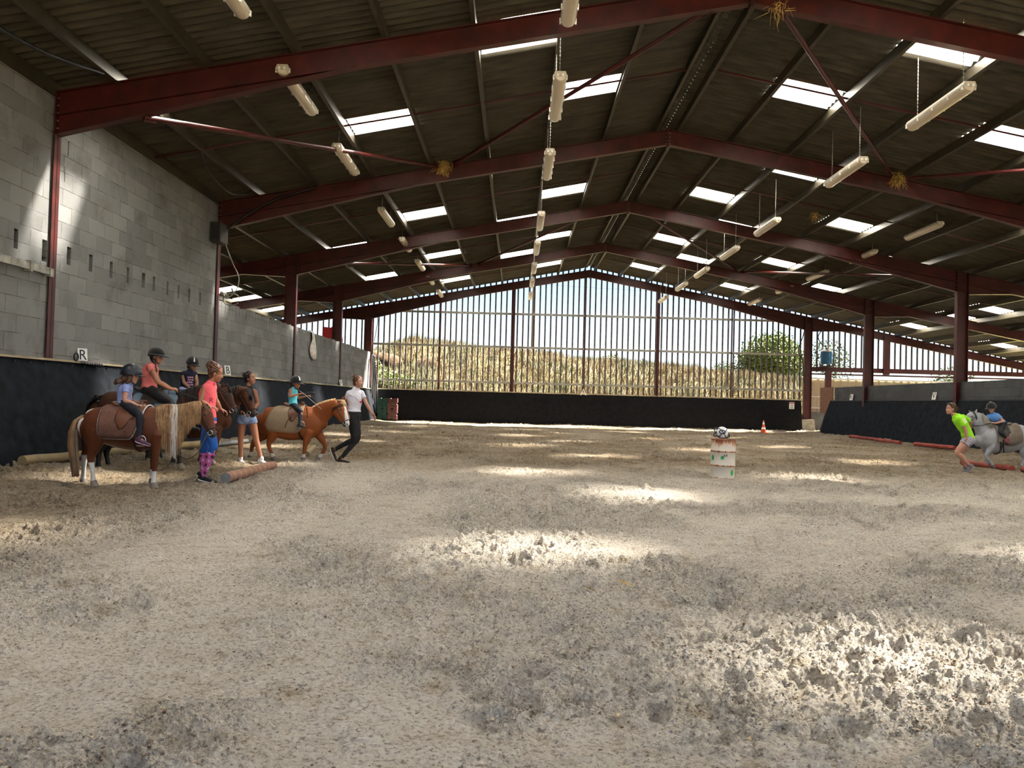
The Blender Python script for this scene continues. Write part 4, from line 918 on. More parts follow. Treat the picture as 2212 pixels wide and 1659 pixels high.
HELV = mat('helmet_velvet', (.004,.004,.005), rough=.9, sheen=.3)

def hand(mb, wr, d, pn, s, curl=.5, thumb=1):
    """wr wrist, d direction of the hand, pn palm normal (the way the fingers close); five separate fingers"""
    d = d.normalized(); pn = (pn-d*pn.dot(d)).normalized(); l = d.cross(pn)*thumb; L = .082*s
    Chain([wr-d*.015*s, wr+d*.03*s, wr+d*L], [(.026*s,.019*s),(.036*s,.015*s),(.037*s,.012*s)], lat=l, sub=3).add(mb, 10)
    for k, (off, ln) in enumerate(((.0285,.062),(.0095,.070),(-.0095,.066),(-.0285,.052))):
        b = wr+d*(L*.96)+l*off*s; a1, a2 = curl*1.0, curl*2.1; j1 = b+(d*math.cos(a1*.6)+pn*math.sin(a1*.6))*(ln*.45*s)
        j2 = j1+(d*math.cos(a2*.8)+pn*math.sin(a2*.8))*(ln*.33*s); j3 = j2+(d*math.cos(a2*1.15)+pn*math.sin(a2*1.15))*(ln*.28*s)
        Chain([b-d*.01*s, j1, j2, j3], [.0088*s,.0083*s,.0078*s,.0066*s], lat=l, sub=2).add(mb, 8)
    b = wr+d*.028*s+l*.030*s; j = b+(d*.55+l*.75+pn*.35)*(.034*s); e = j+(d*.85+l*.15+pn*.55)*(.030*s)
    Chain([wr+d*.012*s+l*.012*s, b, j, e], [.013*s,.0115*s,.0095*s,.0078*s], lat=pn, sub=2).add(mb, 8)

def person(root, J, face, s=1.0, hs=1.0, skinm=SKIN1, shirt=None, sleeve=.45, trousers=None, leglen=2.0, shoes=None, hair=None, helmet=None, lat=None, female=True, tops=(0,0), upv=(0,0,1), curl=.6, palm=None, dispS=.010, shoe_sole=None, socks=None, girth=1.0):
    """J: pelvis waist chest neck head shN shF elN elF wrN wrF hdN hdF hpN hpF knN knF anN anF toN toF (hd = where the knuckles point)"""
    g = lambda k: J[k]; lt = (g('shN')-g('shF')).normalized(); q = s*girth
    f = Vector(face).normalized(); u = Vector(upv); u = (u-f*u.dot(f)).normalized(); l = u.cross(f)
    H = lambda a,b,c: g('head')+(f*a+l*b+u*c)*hs
    body = MB()
    cv = .93 if shirt else 1.0; lg = .90 if (trousers and leglen > 1) else 1.0
    tor = Chain([g('pelvis'),g('waist'),g('chest'),g('chest').lerp(g('neck'),.72),g('neck')], [(.150*q*cv,.105*q*cv),(.122*q*cv,.092*q*cv),(.150*q*cv,.108*q*cv),(.115*q*cv,.078*q*cv),(.050*s,.050*s)], lat=lt); tor.add(body, 20)
    nk = Chain([g('neck')-u*.03*s, g('neck').lerp(H(-.02,0,-.07),.5), H(-.02,0,-.05)], [.056*s,.047*s,.05*s], lat=l); nk.add(body, 12)
    body.ell(H(-.015,0,.015), .088*hs, .073*hs, .098*hs, 20, 14, M=Matrix((f,l,u)).transposed())
    body.ell(H(.028,0,-.045), .058*hs, .054*hs, .070*hs, 16, 12, M=Matrix((f,l,u)).transposed())
    Chain([H(.075,0,-.006),H(.090,0,-.030),H(.086,0,-.040)], [(.009*hs,.010*hs),(.013*hs,.013*hs),(.010*hs,.009*hs)], lat=l).add(body, 8)
    Chain([H(.070,0,-.072),H(.078,0,-.078)], [(.021*hs,.010*hs),(.014*hs,.008*hs)], lat=l).add(body, 8)   # lips
    body.ell(H(.062,0,-.100), .020*hs, .022*hs, .018*hs, 10, 8)                                            # chin
    for sd_ in (-1,1):
        body.ell(H(-.012,.074*sd_,-.025), .016*hs, .008*hs, .028*hs, 10, 8, M=Matrix((f,l,u)).transposed())
        body.ell(H(.045,.036*sd_,-.038), .030*hs, .022*hs, .028*hs, 10, 8)
    arms = {}
    for t in ('N','F'):
        ac = Chain([g('sh'+t), g('sh'+t).lerp(g('el'+t),.5), g('el'+t), g('el'+t).lerp(g('wr'+t),.35), g('wr'+t)], [.047*q,.043*q,.036*s,.037*s,.024*s], lat=(0,1,0)); ac.add(body, 12); arms[t] = ac
        Chain([g('neck').lerp(g('chest'),.27), g('sh'+t)], [.046*q,.047*q]).add(body, 10)
        hd = g('hd'+t)-g('wr'+t); pn = Vector(palm[t]) if palm else Vector((0,0,-1))
        hand(body, g('wr'+t), hd, pn, s*1.05, curl, thumb=(1 if (hd.cross(pn)).dot(Vector((0,0,1))) > 0 else -1) if True else 1)
    legs = {}
    for t in ('N','F'):
        lc = Chain([g('hp'+t), g('hp'+t).lerp(g('kn'+t),.45), g('kn'+t), g('kn'+t).lerp(g('an'+t),.33), g('an'+t)], [.088*q*lg,.078*q*lg,.055*s*lg,.053*q*(lg if leglen > 1.5 or socks else 1),.034*s], lat=(0,1,0)); lc.add(body, 14); legs[t] = lc
        Chain([g('an'+t), g('an'+t).lerp(g('to'+t),.5)-Vector((0,0,.01)), g('to'+t)], [.030*s,.026*s,.017*s]).add(body, 10)
    skin(body, 'body', skinm, root, .0068, smooth=2)
    # face
    for sd_ in (-1,1):
        e = MB(); e.ell(H(.0655,.031*sd_,.002), .0095*hs, .0130*hs, .0062*hs, 10, 8, M=Matrix((f,l,u)).transposed()); eo = e.build('eye', EYEW, root)
        e = MB(); e.ell(H(.0725,.031*sd_,.002), .0045*hs, .0060*hs, .0060*hs, 10, 8, M=Matrix((f,l,u)).transposed()); e.build('iris', IRIS, eo)
        e = MB(); e.tube([H(.072,.015*sd_,.020),H(.074,.032*sd_,.026),H(.060,.050*sd_,.021)], [.0028*hs,.0035*hs,.002*hs], 6); e.build('eyebrow', hair or HAIRB, root)
    e = MB(); e.tube([H(.074,-.020,-.073),H(.0865,-.008,-.0705),H(.087,.008,-.0705),H(.074,.020,-.073)], [.002*hs,.0048*hs,.0048*hs,.002*hs], 6); e.tube([H(.073,-.018,-.077),H(.0855,0,-.081),H(.073,.018,-.077)], [.002*hs,.0055*hs,.002*hs], 6); e.build('lips', LIP, root)
    # clothes
    if shirt:
        c = MB(); hem = g('pelvis').lerp(g('waist'),-.25+tops[0])
        Chain([hem, g('pelvis').lerp(g('waist'),.5), g('waist'), g('chest'), g('chest').lerp(g('neck'),.66), g('chest').lerp(g('neck'),.88)], [(.158*q,.118*q),(.145*q,.112*q),(.137*q,.108*q),(.158*q,.121*q),(.144*q,.100*q),(.088*s,.074*s)], lat=lt).add(c, 22, caps=(False,True))
        for t in ('N','F'):
            if sleeve > 0: Chain([g('neck').lerp(g('chest'),.30), g('sh'+t)], [.061*q,.061*q]).add(c, 12)
            else: Chain([g('neck').lerp(g('chest'),.45), g('sh'+t).lerp(g('neck'),.42)+(g('chest')-g('neck'))*.08], [.060*q,.052*q]).add(c, 12)
            if sleeve > 0:
                e1 = g('sh'+t).lerp(g('el'+t), sleeve); Chain([g('sh'+t), g('sh'+t).lerp(e1,.6), e1], [.060*q,.058*q,.062*q]).add(c, 14, caps=(True,False))
        skin(c, 'shirt', shirt, root, .0085, disp=dispS, dsc=11)
    if trousers:
        c = MB(); gr = .010*s if leglen < 1.2 else .006*s
        Chain([g('pelvis').lerp(g('waist'),-.35), g('pelvis'), g('pelvis').lerp(g('waist'),.55)], [(.150*q,.118*q),(.158*q,.115*q),(.136*q,.102*q)], lat=lt).add(c, 20)
        for t in ('N','F'):
            ps = [g('hp'+t), g('hp'+t).lerp(g('kn'+t),.45)]; rr = [.094*q,.084*q+gr]
            if leglen >= 1.0: ps += [g('kn'+t)]; rr += [.058*s+gr*.6]
            else: ps = [g('hp'+t), g('hp'+t).lerp(g('kn'+t),leglen*.6), g('hp'+t).lerp(g('kn'+t),leglen)]; rr = [.098*q,.100*q,.098*q]
            if leglen > 1.0: w_ = min(1.0,leglen-1.0); ps += [g('kn'+t).lerp(g('an'+t),.33*w_), g('kn'+t).lerp(g('an'+t),w_*.98)]; rr += [.056*q+gr*.5, (.053*(1-w_)+.038*w_)*s+gr*.5]
            Chain(ps, rr).add(c, 14, caps=(True,False))
        skin(c, 'shorts' if leglen < 1 else 'trousers', trousers, root, .0085, disp=.007, dsc=12)
    if socks:
        for t in ('N','F'):
            c = MB(); a_, b_ = g('kn'+t).lerp(g('an'+t),.22), g('an'+t); Chain([a_, g('kn'+t).lerp(g('an'+t),.45), g('kn'+t).lerp(g('an'+t),.8), b_], [.060*s,.058*s,.043*s,.042*s]).add(c, 14, caps=(False,True)); skin(c, 'sock', socks, root, .008)
    if shoes:
        for t in ('N','F'):
            a_, to = g('an'+t), g('to'+t); d = (to-a_); L = d.length; dn = d.normalized(); sh_n = Vector(J.get('sole'+t, (0,0,-1))); sh_n = (sh_n-dn*sh_n.dot(dn)).normalized() if abs(sh_n.dot(dn)) < .98 else Vector((0,0,-1))
            lat2 = dn.cross(sh_n); c = MB()
            heel = a_-dn*.035*s+sh_n*.035*s; Chain([heel, a_+sh_n*.028*s, a_.lerp(to,.55)+sh_n*.012*s, to], [(.034*s,.034*s),(.040*s,.044*s),(.042*s,.034*s),(.034*s,.022*s)], lat=lat2).add(c, 12)
            Chain([a_-dn*.005-sh_n*.03*s, a_+sh_n*.02*s], [.042*s,.043*s]).add(c, 12)
            so = skin(c, 'shoe', shoes, root, .0075)
            if shoe_sole:
                c = MB(); Chain([heel+sh_n*.032*s, a_+sh_n*.066*s, a_.lerp(to,.6)+sh_n*.040*s, to+sh_n*.016*s+dn*.008], [(.034*s,.012*s),(.041*s,.012*s),(.045*s,.011*s),(.034*s,.010*s)], lat=lat2).add(c, 12); skin(c, 'sole', shoe_sole, so, .006)
    return dict(H=H, f=f, l=l, u=u, tor=tor, arms=arms, legs=legs, M=Matrix((f,l,u)).transposed(), hs=hs)
def hair_cap(root, P, m, tail=(), bun=None, wisps=20, seed=1, low=-.03):
    H, hs, M_ = P['H'], P['hs'], P['M']; c = MB()
    c.ell(H(-.030,0,.028), .092*hs, .081*hs, .097*hs, 20, 14, M=M_); c.ell(H(-.048,0,-.03), .060*hs, .072*hs, .075*hs, 16, 12, M=M_)
    for p_, r_ in tail: Chain([H(*x) for x in p_], [x*hs for x in r_]).add(c, 12)
    if bun: c.ell(H(*bun[:3]), bun[3]*hs, bun[3]*hs*.9, bun[3]*hs, 14, 10)
    o = skin(c, 'hair', m, root, .007, disp=.016, dsc=38, smooth=1)
    r = random.Random(seed); st = []
    src = bun[:3] if bun else (-.09,0,.03)
    for k in range(wisps):
        a = H(src[0]+r.uniform(-.03,.03), src[1]+r.uniform(-.03,.03), src[2]+r.uniform(-.02,.03)); d = (P['u']*r.uniform(-.2,1)+P['l']*r.uniform(-1,1)-P['f']*r.uniform(-.2,1.2))
        st.append(([a, a+d*.035*hs, a+d*.055*hs-P['u']*.02*hs], 0))
    if wisps: strands('wisps', st, [m], o, seed, w=.004)
    return o
def helmet(root, P, m, stripe=None, peak=.075, trim=None, grow=1.0, vent=None):
    H, hs, M_ = P['H'], P['hs'], P['M']; mb = MB(); n, k = 28, 12; vs_ = []
    hh = empty('helmet'); hh.parent = root
    cx, cz = -.012, .022; ax, ay, az = .122*grow, .102*grow, .118*grow
    for i in range(k+1):
        th = (PI*.5+.16)*i/k
        for j in range(n):
            ph = 2*PI*j/n; back = .20*max(0,-math.cos(ph)) if i > k*.6 else 0; tt = th+back*((i/k-.6)/.4 if i > k*.6 else 0)
            vs_.append(H(cx+ax*math.sin(tt)*math.cos(ph), ay*math.sin(tt)*math.sin(ph), cz+az*math.cos(tt)))
    mb.add(vs_, [(i*n+j,(i+1)*n+j,(i+1)*n+(j+1)%n,i*n+(j+1)%n) for i in range(k) for j in range(n)], 0, True)
    # rolled inner rim closes the shell
    inn = [v.lerp(H(cx,0,cz), .12) for v in vs_[-n:]]; mb.add(vs_[-n:]+inn+[H(cx,0,.01)], [(j,n+j,n+(j+1)%n,(j+1)%n) for j in range(n)]+[(n+j,2*n,n+(j+1)%n) for j in range(n)], 0, True)
    mb.build('shell', m, hh)
    pk = MB(); a_ = []
    for w_ in (0,1):
        for j in range(13):
            ph = -1.0+2.0*j/12; ex = peak*math.cos(ph*1.35)**.7 if w_ else -.012; a_.append(H(cx+(ax+ex)*math.cos(ph*(.9 if w_ else 1)), (ay+ex*.25)*math.sin(ph), cz-.012-(.012 if w_ else 0)+.012*math.cos(ph)))
    N_ = 13; b_ = [v+P['u']*(-.006*hs) for v in a_]; V_ = a_+b_
    pk.add(V_, [(j,j+1,N_+j+1,N_+j) for j in range(12)]+[(2*N_+j,3*N_+j,3*N_+j+1,2*N_+j+1) for j in range(12)]+[(N_+j,N_+j+1,3*N_+j+1,3*N_+j) for j in range(12)], 0, True); pk.build('peak', m, hh)
    if stripe:
        mb = MB(); pts = []
        for i in range(9):
            th = .35+.85*i/8
            pts.append([H(cx+(ax+.002)*math.sin(th)*math.cos(ph), (ay+.002)*math.sin(th)*math.sin(ph), cz+(az+.002)*math.cos(th)) for ph in (-.13+stripe[1],-.04+stripe[1],.04+stripe[1],.13+stripe[1])])
        mb.add([p for r_ in pts for p in r_], [(i*4+j,(i+1)*4+j,(i+1)*4+j+1,i*4+j+1) for i in range(8) for j in range(3)], 0, True); mb.build('stripe', stripe[0], hh)
    if trim:
        mb = MB(); mb.tube([H(cx+(ax+.002)*math.cos(ph)*math.sin(PI*.5), (ay+.002)*math.sin(ph), cz+.004) for ph in np.linspace(0,2*PI,30)], .006*hs, 6, cap=False); mb.build('trim', trim, hh)
    mb = MB()
    for sd_ in (-1,1):
        mb.tube([H(.02,.080*sd_,-.0),H(.012,.078*sd_,-.05),H(.035,.055*sd_,-.10),H(.045,0,-.123)], .0045*hs, 6); mb.tube([H(-.06,.075*sd_,-.01),H(-.02,.078*sd_,-.05),H(.012,.077*sd_,-.055)], .004*hs, 6)
    mb.build('chin_strap', STRAP, hh)
    return hh

# ---------------------------------------------------------------- ponies
HOOF = mat('hoof_horn', (.16,.13,.11), rough=.7); LEATH = mat('brown_leather', (.11,.034,.014), rough=.42, var=.2); LEATHD = mat('dark_leather', (.018,.012,.010), rough=.45); STEEL = mat('bright_steel', (.6,.6,.6), rough=.2, metal=1.0)
def pony(root, G, body, neck, head, legs, coat, matfn, ears, lat_head=(0,1,0), voxel=.0105):
    mb = MB(); mats = coat
    bp = []; br = []
    for x, yt, yb, w in body:
        a, b = G(x,yt), G(x,yb); bp.append((a+b)/2); br.append((w, (a-b).length/2))
    bc = Chain(bp, br, lat=(0,1,0)); bc.add(mb, 26)
    nc = Chain([G(x,y,*( [d] if d else [])) for x,y,rb,ra,d in neck], [(ra,rb) for x,y,rb,ra,d in neck], lat=(0,1,0)); nc.add(mb, 20)
    hc = Chain([G(x,y,d) for x,y,rb,ra,d in head], [(ra,rb) for x,y,rb,ra,d in head], lat=lat_head); hc.add(mb, 18)
    n = len(hc.p); t, a, b = hc.frame(n//3)
    # cheek, brow and nostril swellings
    i1 = int(n*.30)
    for sd_ in (-1,1):
        mb.ell(hc.p[i1]+a*sd_*hc.r[i1].x*.45, .075*1.0, .045, .085, 12, 10); k = n-2; mb.ell(hc.p[k]+a*sd_*hc.r[k].x*.55+b*0, .030,.022,.028, 10, 8)
    hoofs = []
    for L in legs:
        d = L['d']; pts = L['p']; P_ = [G(x,y,d) for x,y,r in pts]; Chain(P_, [(r*.82,r) for x,y,r in pts]).add(mb, 12)
        e = P_[-1]; q = P_[-1]-P_[-2]; hd = L.get('h', None)
        c = G(*hd, d) if hd else e+q*.6; ax = (c-e); ax = ax.normalized() if ax.length > 1e-4 else Vector((0,0,-1))
        hh = L.get('hr', .052); hm = MB(); Chain([e-ax*.01, c], [hh*.72, hh], sub=2).add(hm, 14, caps=(False,False)); hoofs.append(hm)
    skin(mb, 'body', mats, root, voxel, matfn, smooth=4)
    for hm in hoofs: hm.build('hoof', HOOF, root)
    for tip, base, r in ears:
        em = MB(); tp, bs = G(*tip), G(*base); Chain([bs, bs.lerp(tp,.45), tp], [(r*.6,r),(r*.5,r*.95),(.004,.006)], lat=(0,1,0)).add(em, 10); skin(em, 'ear', mats[0], root, .006, smooth=1)
    for sd_ in (-1,1):
        i2 = int(n*.28); ra = hc.r[i2]; t, a, b = hc.frame(i2); fwd = b if b.dot(Vector((0,0,1))) > 0 else -b
        c = hc.p[i2]+a*sd_*ra.x*.86+fwd*ra.y*.30
        e = MB(); e.ell(c, .020,.012,.017, 12, 8); e.build('eye', mat('horse_eye', (.008,.005,.004), rough=.08), root)
        k2 = len(hc.p)-2; t2, a2, b2 = hc.frame(k2); f2 = b2 if b2.dot(Vector((0,0,1))) > 0 else -b2; e = MB(); e.ell(hc.p[k2]+a2*sd_*hc.r[k2].x*.80+f2*hc.r[k2].y*.42+t2*.02, .011,.009,.016, 10, 8); e.build('nostril', mat('nostril_dark', (.008,.005,.005)), root)
    return bc, nc, hc
def wrap(name, bc, G, x0, x1, zlow, off, m, parent, n=20, k=22, both=True, thick=.012, edge=None, top=0.0, slant=0.0):
    """cloth lying over the back: follows the barrel between two uprights, lower edge zlow(t)"""
    vs_, rows = [], []
    for i in range(n+1):
        t = i/n; X = x0+(x1-x0)*t
        j = min(range(len(bc.p)-1), key=lambda q: abs((bc.p[q].x+bc.p[q+1].x)/2-X)); p, q = bc.p[j], bc.p[j+1]; w = max(0,min(1,(X-p.x)/((q.x-p.x) or 1e-6)))
        c = p.lerp(q, w); r = bc.r[j].lerp(bc.r[j+1], w); th = math.acos(max(-1,min(1,(zlow(t)-c.z)/(r.y+off)))); row = []
        for a in np.linspace(-th, th, k+1):
            row.append(Vector((X+slant*(1-abs(a)/th)*(1-t), (r.x+off)*math.sin(a), c.z+(r.y+off)*math.cos(a)+top*math.cos(a)**8*max(0,math.cos(a)))))
        rows.append(row); vs_ += row
    mb = MB(); K = k+1; mb.add(vs_, [(i*K+j,(i+1)*K+j,(i+1)*K+j+1,i*K+j+1) for i in range(n) for j in range(k)], 0, True)
    o = mb.build(name, m, parent); md = o.modifiers.new('s','SOLIDIFY'); md.thickness = thick; md.offset = 1
    if edge:
        mb = MB(); mb.tube([r_[0] for r_ in rows], .011, 6); mb.tube([r_[-1] for r_ in rows], .011, 6); mb.tube(rows[0], .011, 6); mb.tube(rows[-1], .011, 6); mb.build('edging', edge, o)
    return o, rows
def bridle(root, hc, bit=.86, nose=.72, brow=.12, m=LEATHD, ring=True):
    b = empty('bridle'); b.parent = root
    mb = MB()
    for f_, w in ((nose,.009),(brow,.009),(.05,.008)): mb.tube(hc.ring(f_, .006, 26), w, 6, cap=False)
    for sd_ in (0, PI):
        pts = [hc.ring(t, .010, 3, sd_, sd_)[0] for t in np.linspace(.05, bit, 10)]; mb.tube(pts, .008, 6)
    mb.build('straps', m, b)
    for sd_ in (0, PI):
        p = hc.ring(bit, .022, 3, sd_, sd_)[0]; mb = MB(); mb.tube([p+Vector((.032*math.cos(t),0,.032*math.sin(t))) for t in np.linspace(0,2*PI,16)], .0055, 6, cap=False); mb.build('bit_ring', STEEL, b)
    return b, hc.ring(bit, .022, 3, 0, 0)[0], hc.ring(bit, .022, 3, PI, PI)[0]
def rein(root, pts, m=LEATHD, r=.006, nm='rein'):
    c = Chain(pts, [r]*len(pts), sub=6); mb = MB(); mb.tube(c.p, r, 6); return mb.build(nm, m, root)
def stirrup(parent, top, foot, m=LEATH):
    mb = MB(); mb.bar(top, foot+Vector((0,0,.13)), .024, .008, upv=(0,1,0)); l = mb.build('stirrup_leather', m, parent)
    mb = MB(); mb.tube([foot+Vector((.055*math.sin(t),0,.065+.065*math.cos(t))) for t in np.linspace(-2.3,2.3,16)], .007, 6); mb.box(foot.x-.055,foot.x+.055,foot.y-.04,foot.y+.04,foot.z-.01,foot.z+.008); mb.build('stirrup_iron', STEEL, l)
def saddle(root, bc, G, xs, m=LEATH, pad_m=None, xp=None, zl=None, edge=None, flap=.5, seat_h=.05, slant=0.0):
    """xs: rear and front x of the seat (local metres)"""
    out = {}
    if pad_m: wrap('saddle_pad', bc, G, xp[0], xp[1], zl, .020, pad_m, root, edge=edge, slant=slant)
    c = [q for q in bc.p if min(xs) <= q.x <= max(xs)]; zt = max((q.z+r.y) for q, r in zip(bc.p, bc.r) if min(xs)-.05 <= q.x <= max(xs)+.05)
    sd_ = empty('saddle'); sd_.parent = root
    mid = (xs[0]+xs[1])/2; L = abs(xs[1]-xs[0]); sg = 1 if xs[1] > xs[0] else -1
    mb = MB(); Chain([(xs[0],0,zt+.050),(xs[0]+sg*L*.18,0,zt+.025),(mid,0,zt+.010),(xs[1]-sg*L*.15,0,zt+.025),(xs[1],0,zt+.055)], [(.10,.030),(.125,.032),(.095,.032),(.07,.032),(.05,.026)], lat=(0,1,0)).add(mb, 16)
    skin(mb, 'seat', m, sd_, .009)
    zb = min(q.z for q in bc.p)
    x0, x1 = mid-sg*L*.10, xs[1]+sg*L*.05
    wrap('flap', bc, G, min(x0,x1), max(x0,x1), lambda t: zt-flap*(.55+.45*math.sin(PI*min(1,t*1.2))), .036, m, sd_, thick=.010)
    mb = MB(); j = min(range(len(bc.p)), key=lambda q: abs(bc.p[q].x-(xs[1]-sg*.02))); mb.tube(bc.ring(j/(len(bc.p)-1), .010, 30), .016, 6, cap=False); mb.build('girth', LEATHD, sd_)
    return sd_, zt
def solid(n, c, **k): return mat(n, c, **k)
def coat(n, c, c2): return mat(n, c, rough=.5, col2=c2, vscale=3.5, spec=.22, bump=.08, bscale=120)
COAT1 = coat('chestnut_coat', (.080,.022,.009), (.115,.034,.014)); WHT = mat('white_hair', (.52,.50,.48), rough=.7, var=.06); MUZ = mat('dark_muzzle', (.045,.032,.028), rough=.6)
FLAX = mat('flaxen_hair', (.32,.19,.09), rough=.6, var=.15); FLAXD = mat('brown_flaxen_hair', (.14,.062,.028), rough=.6); GREYH = mat('grey_hair', (.19,.15,.12), rough=.6)
COAT2 = coat('bay_coat', (.034,.012,.007), (.055,.020,.010)); COAT3 = coat('red_bay_coat', (.066,.021,.009), (.095,.032,.013)); BLKH = mat('black_hair', (.008,.006,.006), rough=.5)
COAT4 = coat('sorrel_coat', (.19,.050,.013), (.26,.075,.020)); COAT5 = mat('grey_white_coat', (.35,.36,.39), rough=.7, col2=(.22,.22,.23), vscale=5); PINKM = mat('grey_pink_muzzle', (.25,.20,.19), rough=.6)
CX = (120,720,4.74); C2 = (400,760,4.809); C3 = (1950,820,6.912)
def hairs(name, root, parent_pts, mats, seed, n, w):
    r = random.Random(seed); st = []
    for k in range(n): st.append(parent_pts(r))
    return strands(name, st, mats, root, seed, w)
def J_(G, **k): return {a: (G(*v) if not isinstance(v, Vector) else v) for a, v in k.items()}

# ---- front chestnut pony with long flaxen mane, child in lavender
r1 = empty('pony', atY(333,1055,11.15).to_tuple(), label='chestnut pony with long flaxen mane and white socks, nearest at left', cat='pony', group='ponies')
r1.location.z = -.15; G = Fig(*CX, r1.location)
def mf1(x, y, z):
    m = np.zeros(len(x), int); m[(z < .245) & (x > -.3)] = 1; m[(z < .42) & (x < -.55)] = 1
    e0, e1 = G(330,1200).x, G(430,1200).x; m[(x > G(372,1200).x) & (x < -.3) & (z > G(0,1300).z) & (z < .45)] = 0
    mz = (x-G(1560,1000).x)*.35-(z-G(1560,1000).z); m[(x > G(1500,900).x) & (mz > .02) & (z > .4)] = 2
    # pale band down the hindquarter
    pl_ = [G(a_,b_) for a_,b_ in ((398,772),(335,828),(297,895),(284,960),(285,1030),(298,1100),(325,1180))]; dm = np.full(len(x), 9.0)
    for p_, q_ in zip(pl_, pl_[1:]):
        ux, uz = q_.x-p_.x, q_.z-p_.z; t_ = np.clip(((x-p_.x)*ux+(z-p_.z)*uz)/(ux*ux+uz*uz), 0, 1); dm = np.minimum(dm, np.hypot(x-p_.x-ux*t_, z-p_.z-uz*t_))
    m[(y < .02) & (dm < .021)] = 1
    return m
bc, nc, hc = pony(r1, G,
    [(300,850,1040,.13),(350,795,1120,.20),(420,765,1130,.24),(520,748,1130,.255),(650,752,1170,.27),(800,760,1198,.28),(930,755,1195,.26),(1030,748,1165,.22),(1110,775,1120,.17),(1170,850,1060,.11)],
    [(1070,910,.20,.13,0),(1200,870,.165,.105,0),(1320,835,.135,.085,-.02),(1440,800,.115,.075,-.03)],
    [(1480,775,.088,.072,-.03),(1530,850,.112,.082,-.04),(1565,925,.085,.062,-.05),(1595,990,.062,.05,-.06),(1608,1040,.052,.046,-.06)],
    [dict(d=-.13,p=[(1040,1040,.10),(1030,1170,.062),(1022,1320,.043),(1012,1400,.034),(1003,1490,.031),(1003,1535,.040)],h=(1012,1588),hr=.058),
     dict(d=.13,p=[(1040,1040,.10),(1010,1170,.062),(1000,1310,.043),(992,1390,.034),(988,1460,.031),(988,1490,.040)],h=(995,1530),hr=.055),
     dict(d=-.12,p=[(420,980,.17),(405,1090,.135),(388,1190,.078),(358,1275,.050),(374,1370,.034),(382,1460,.032),(388,1515,.041)],h=(402,1572),hr=.056),
     dict(d=.13,p=[(410,980,.16),(350,1110,.12),(322,1190,.068),(298,1265,.048),(290,1360,.034),(286,1450,.032),(280,1500,.041)],h=(290,1552),hr=.056)],
    [COAT1,WHT,MUZ], mf1, [((1493,688,-.03),(1508,765,-.06),.030),((1560,722,.02),(1530,765,.03),.030)])
def tail1(r):
    a = G(282,852,r.uniform(-.05,.05)); x = r.uniform(-1,1); k = r.uniform(.75,1.05); dy = r.uniform(-.09,.09)
    return ([a+Vector((r.uniform(-.02,.02),0,r.uniform(-.02,.02))), G(215+x*35,880+abs(x)*20,dy), G(182+x*48,1010,dy), G(178+x*52,1160,dy), G(192+x*46,1160+150*k,dy), G(205+x*38,1160+300*k,dy)], r.choice([0,0,1,2,2,1]))
hairs('tail', r1, tail1, [FLAX,FLAXD,GREYH], 3, 420, .0075)
def mane1(r):
    t = r.random(); cx = 1035+450*t; cy = 752-42*t-8*math.sin(t*9); L = float(np.interp(t, (0,.12,.3,.45,.6,.8,1), (230,400,500,560,400,270,220)))*(1-.55*r.random()**1.6)
    wv = r.uniform(-18,18); d0 = -.11+.03*t; col = 1 if (.33 < t < .47 and r.random() < .8) else r.choice([0,0,2])
    return ([G(cx,cy-r.uniform(0,12),.0), G(cx+4+r.uniform(-10,10),cy+14+r.uniform(-8,8),-.07), G(cx+wv*.3,cy+L*.3,d0-.05-r.uniform(0,.02)), G(cx+wv*.7-6,cy+L*.65,d0-.07), G(cx+wv-10,cy+L,d0-.05)], col)
hairs('mane', r1, mane1, [FLAX,WHT,FLAXD], 4, 1500, .0052)
def fore1(r):
    return ([G(1500,722,-.02), G(1545+r.uniform(-15,15),760,-.09), G(1560+r.uniform(-20,20),800+r.uniform(0,30),-.11)], r.choice([0,2,2]))
hairs('forelock', r1, fore1, [FLAX,WHT,FLAXD], 5, 30, .007)
PADM = mat('brown_saddle_cloth', (.13,.060,.042), rough=.9, var=.15, vscale=12, bump=.3, bscale=60); EDGW = mat('white_braid', (.62,.60,.62), rough=.8, var=.35, vscale=60)
zt0 = G(0,1045).z
sd1, zt = saddle(r1, bc, G, (G(640,0).x, G(905,0).x), LEATH, PADM, (G(572,0).x, G(992,0).x), lambda t: G(0, 1050-28*math.sin(t*PI)*0-(260*(1-min(1,t/.10))**3)*.15-(250*max(0,(t-.72)/.28)**2.2), 0).z, EDGW, flap=.30)
mb = MB(); mb.ell((G(890,0).x,-.03,zt+.035), .045,.06,.048, 12, 10); mb.tube([(G(900,0).x,-.06,zt+.03),(G(925,0).x,-.05,zt+.09),(G(955,0).x,0,zt+.08),(G(955,0).x,.05,zt+.02)], .014, 8); mb.build('pommel', LEATH, sd1)
br_, bn, bf = bridle(r1, hc)
ft = G(880,1150,-.345)
stirrup(sd1, G(868,830,-.30), ft, LEATHD)
LAV = mat('lavender_tshirt', (.235,.29,.58), rough=.85, var=.07); DKT = mat('dark_navy_leggings', (.006,.008,.016), rough=.8, var=.2); PRP = mat('purple_trainer', (.03,.02,.035), rough=.6, var=.4, vscale=40, col2=(.12,.05,.11))
p1 = empty('person', (r1.location.x, r1.location.y, -.15), label='child in lavender T-shirt and dark helmet riding the front chestnut pony', cat='person', group='riders')
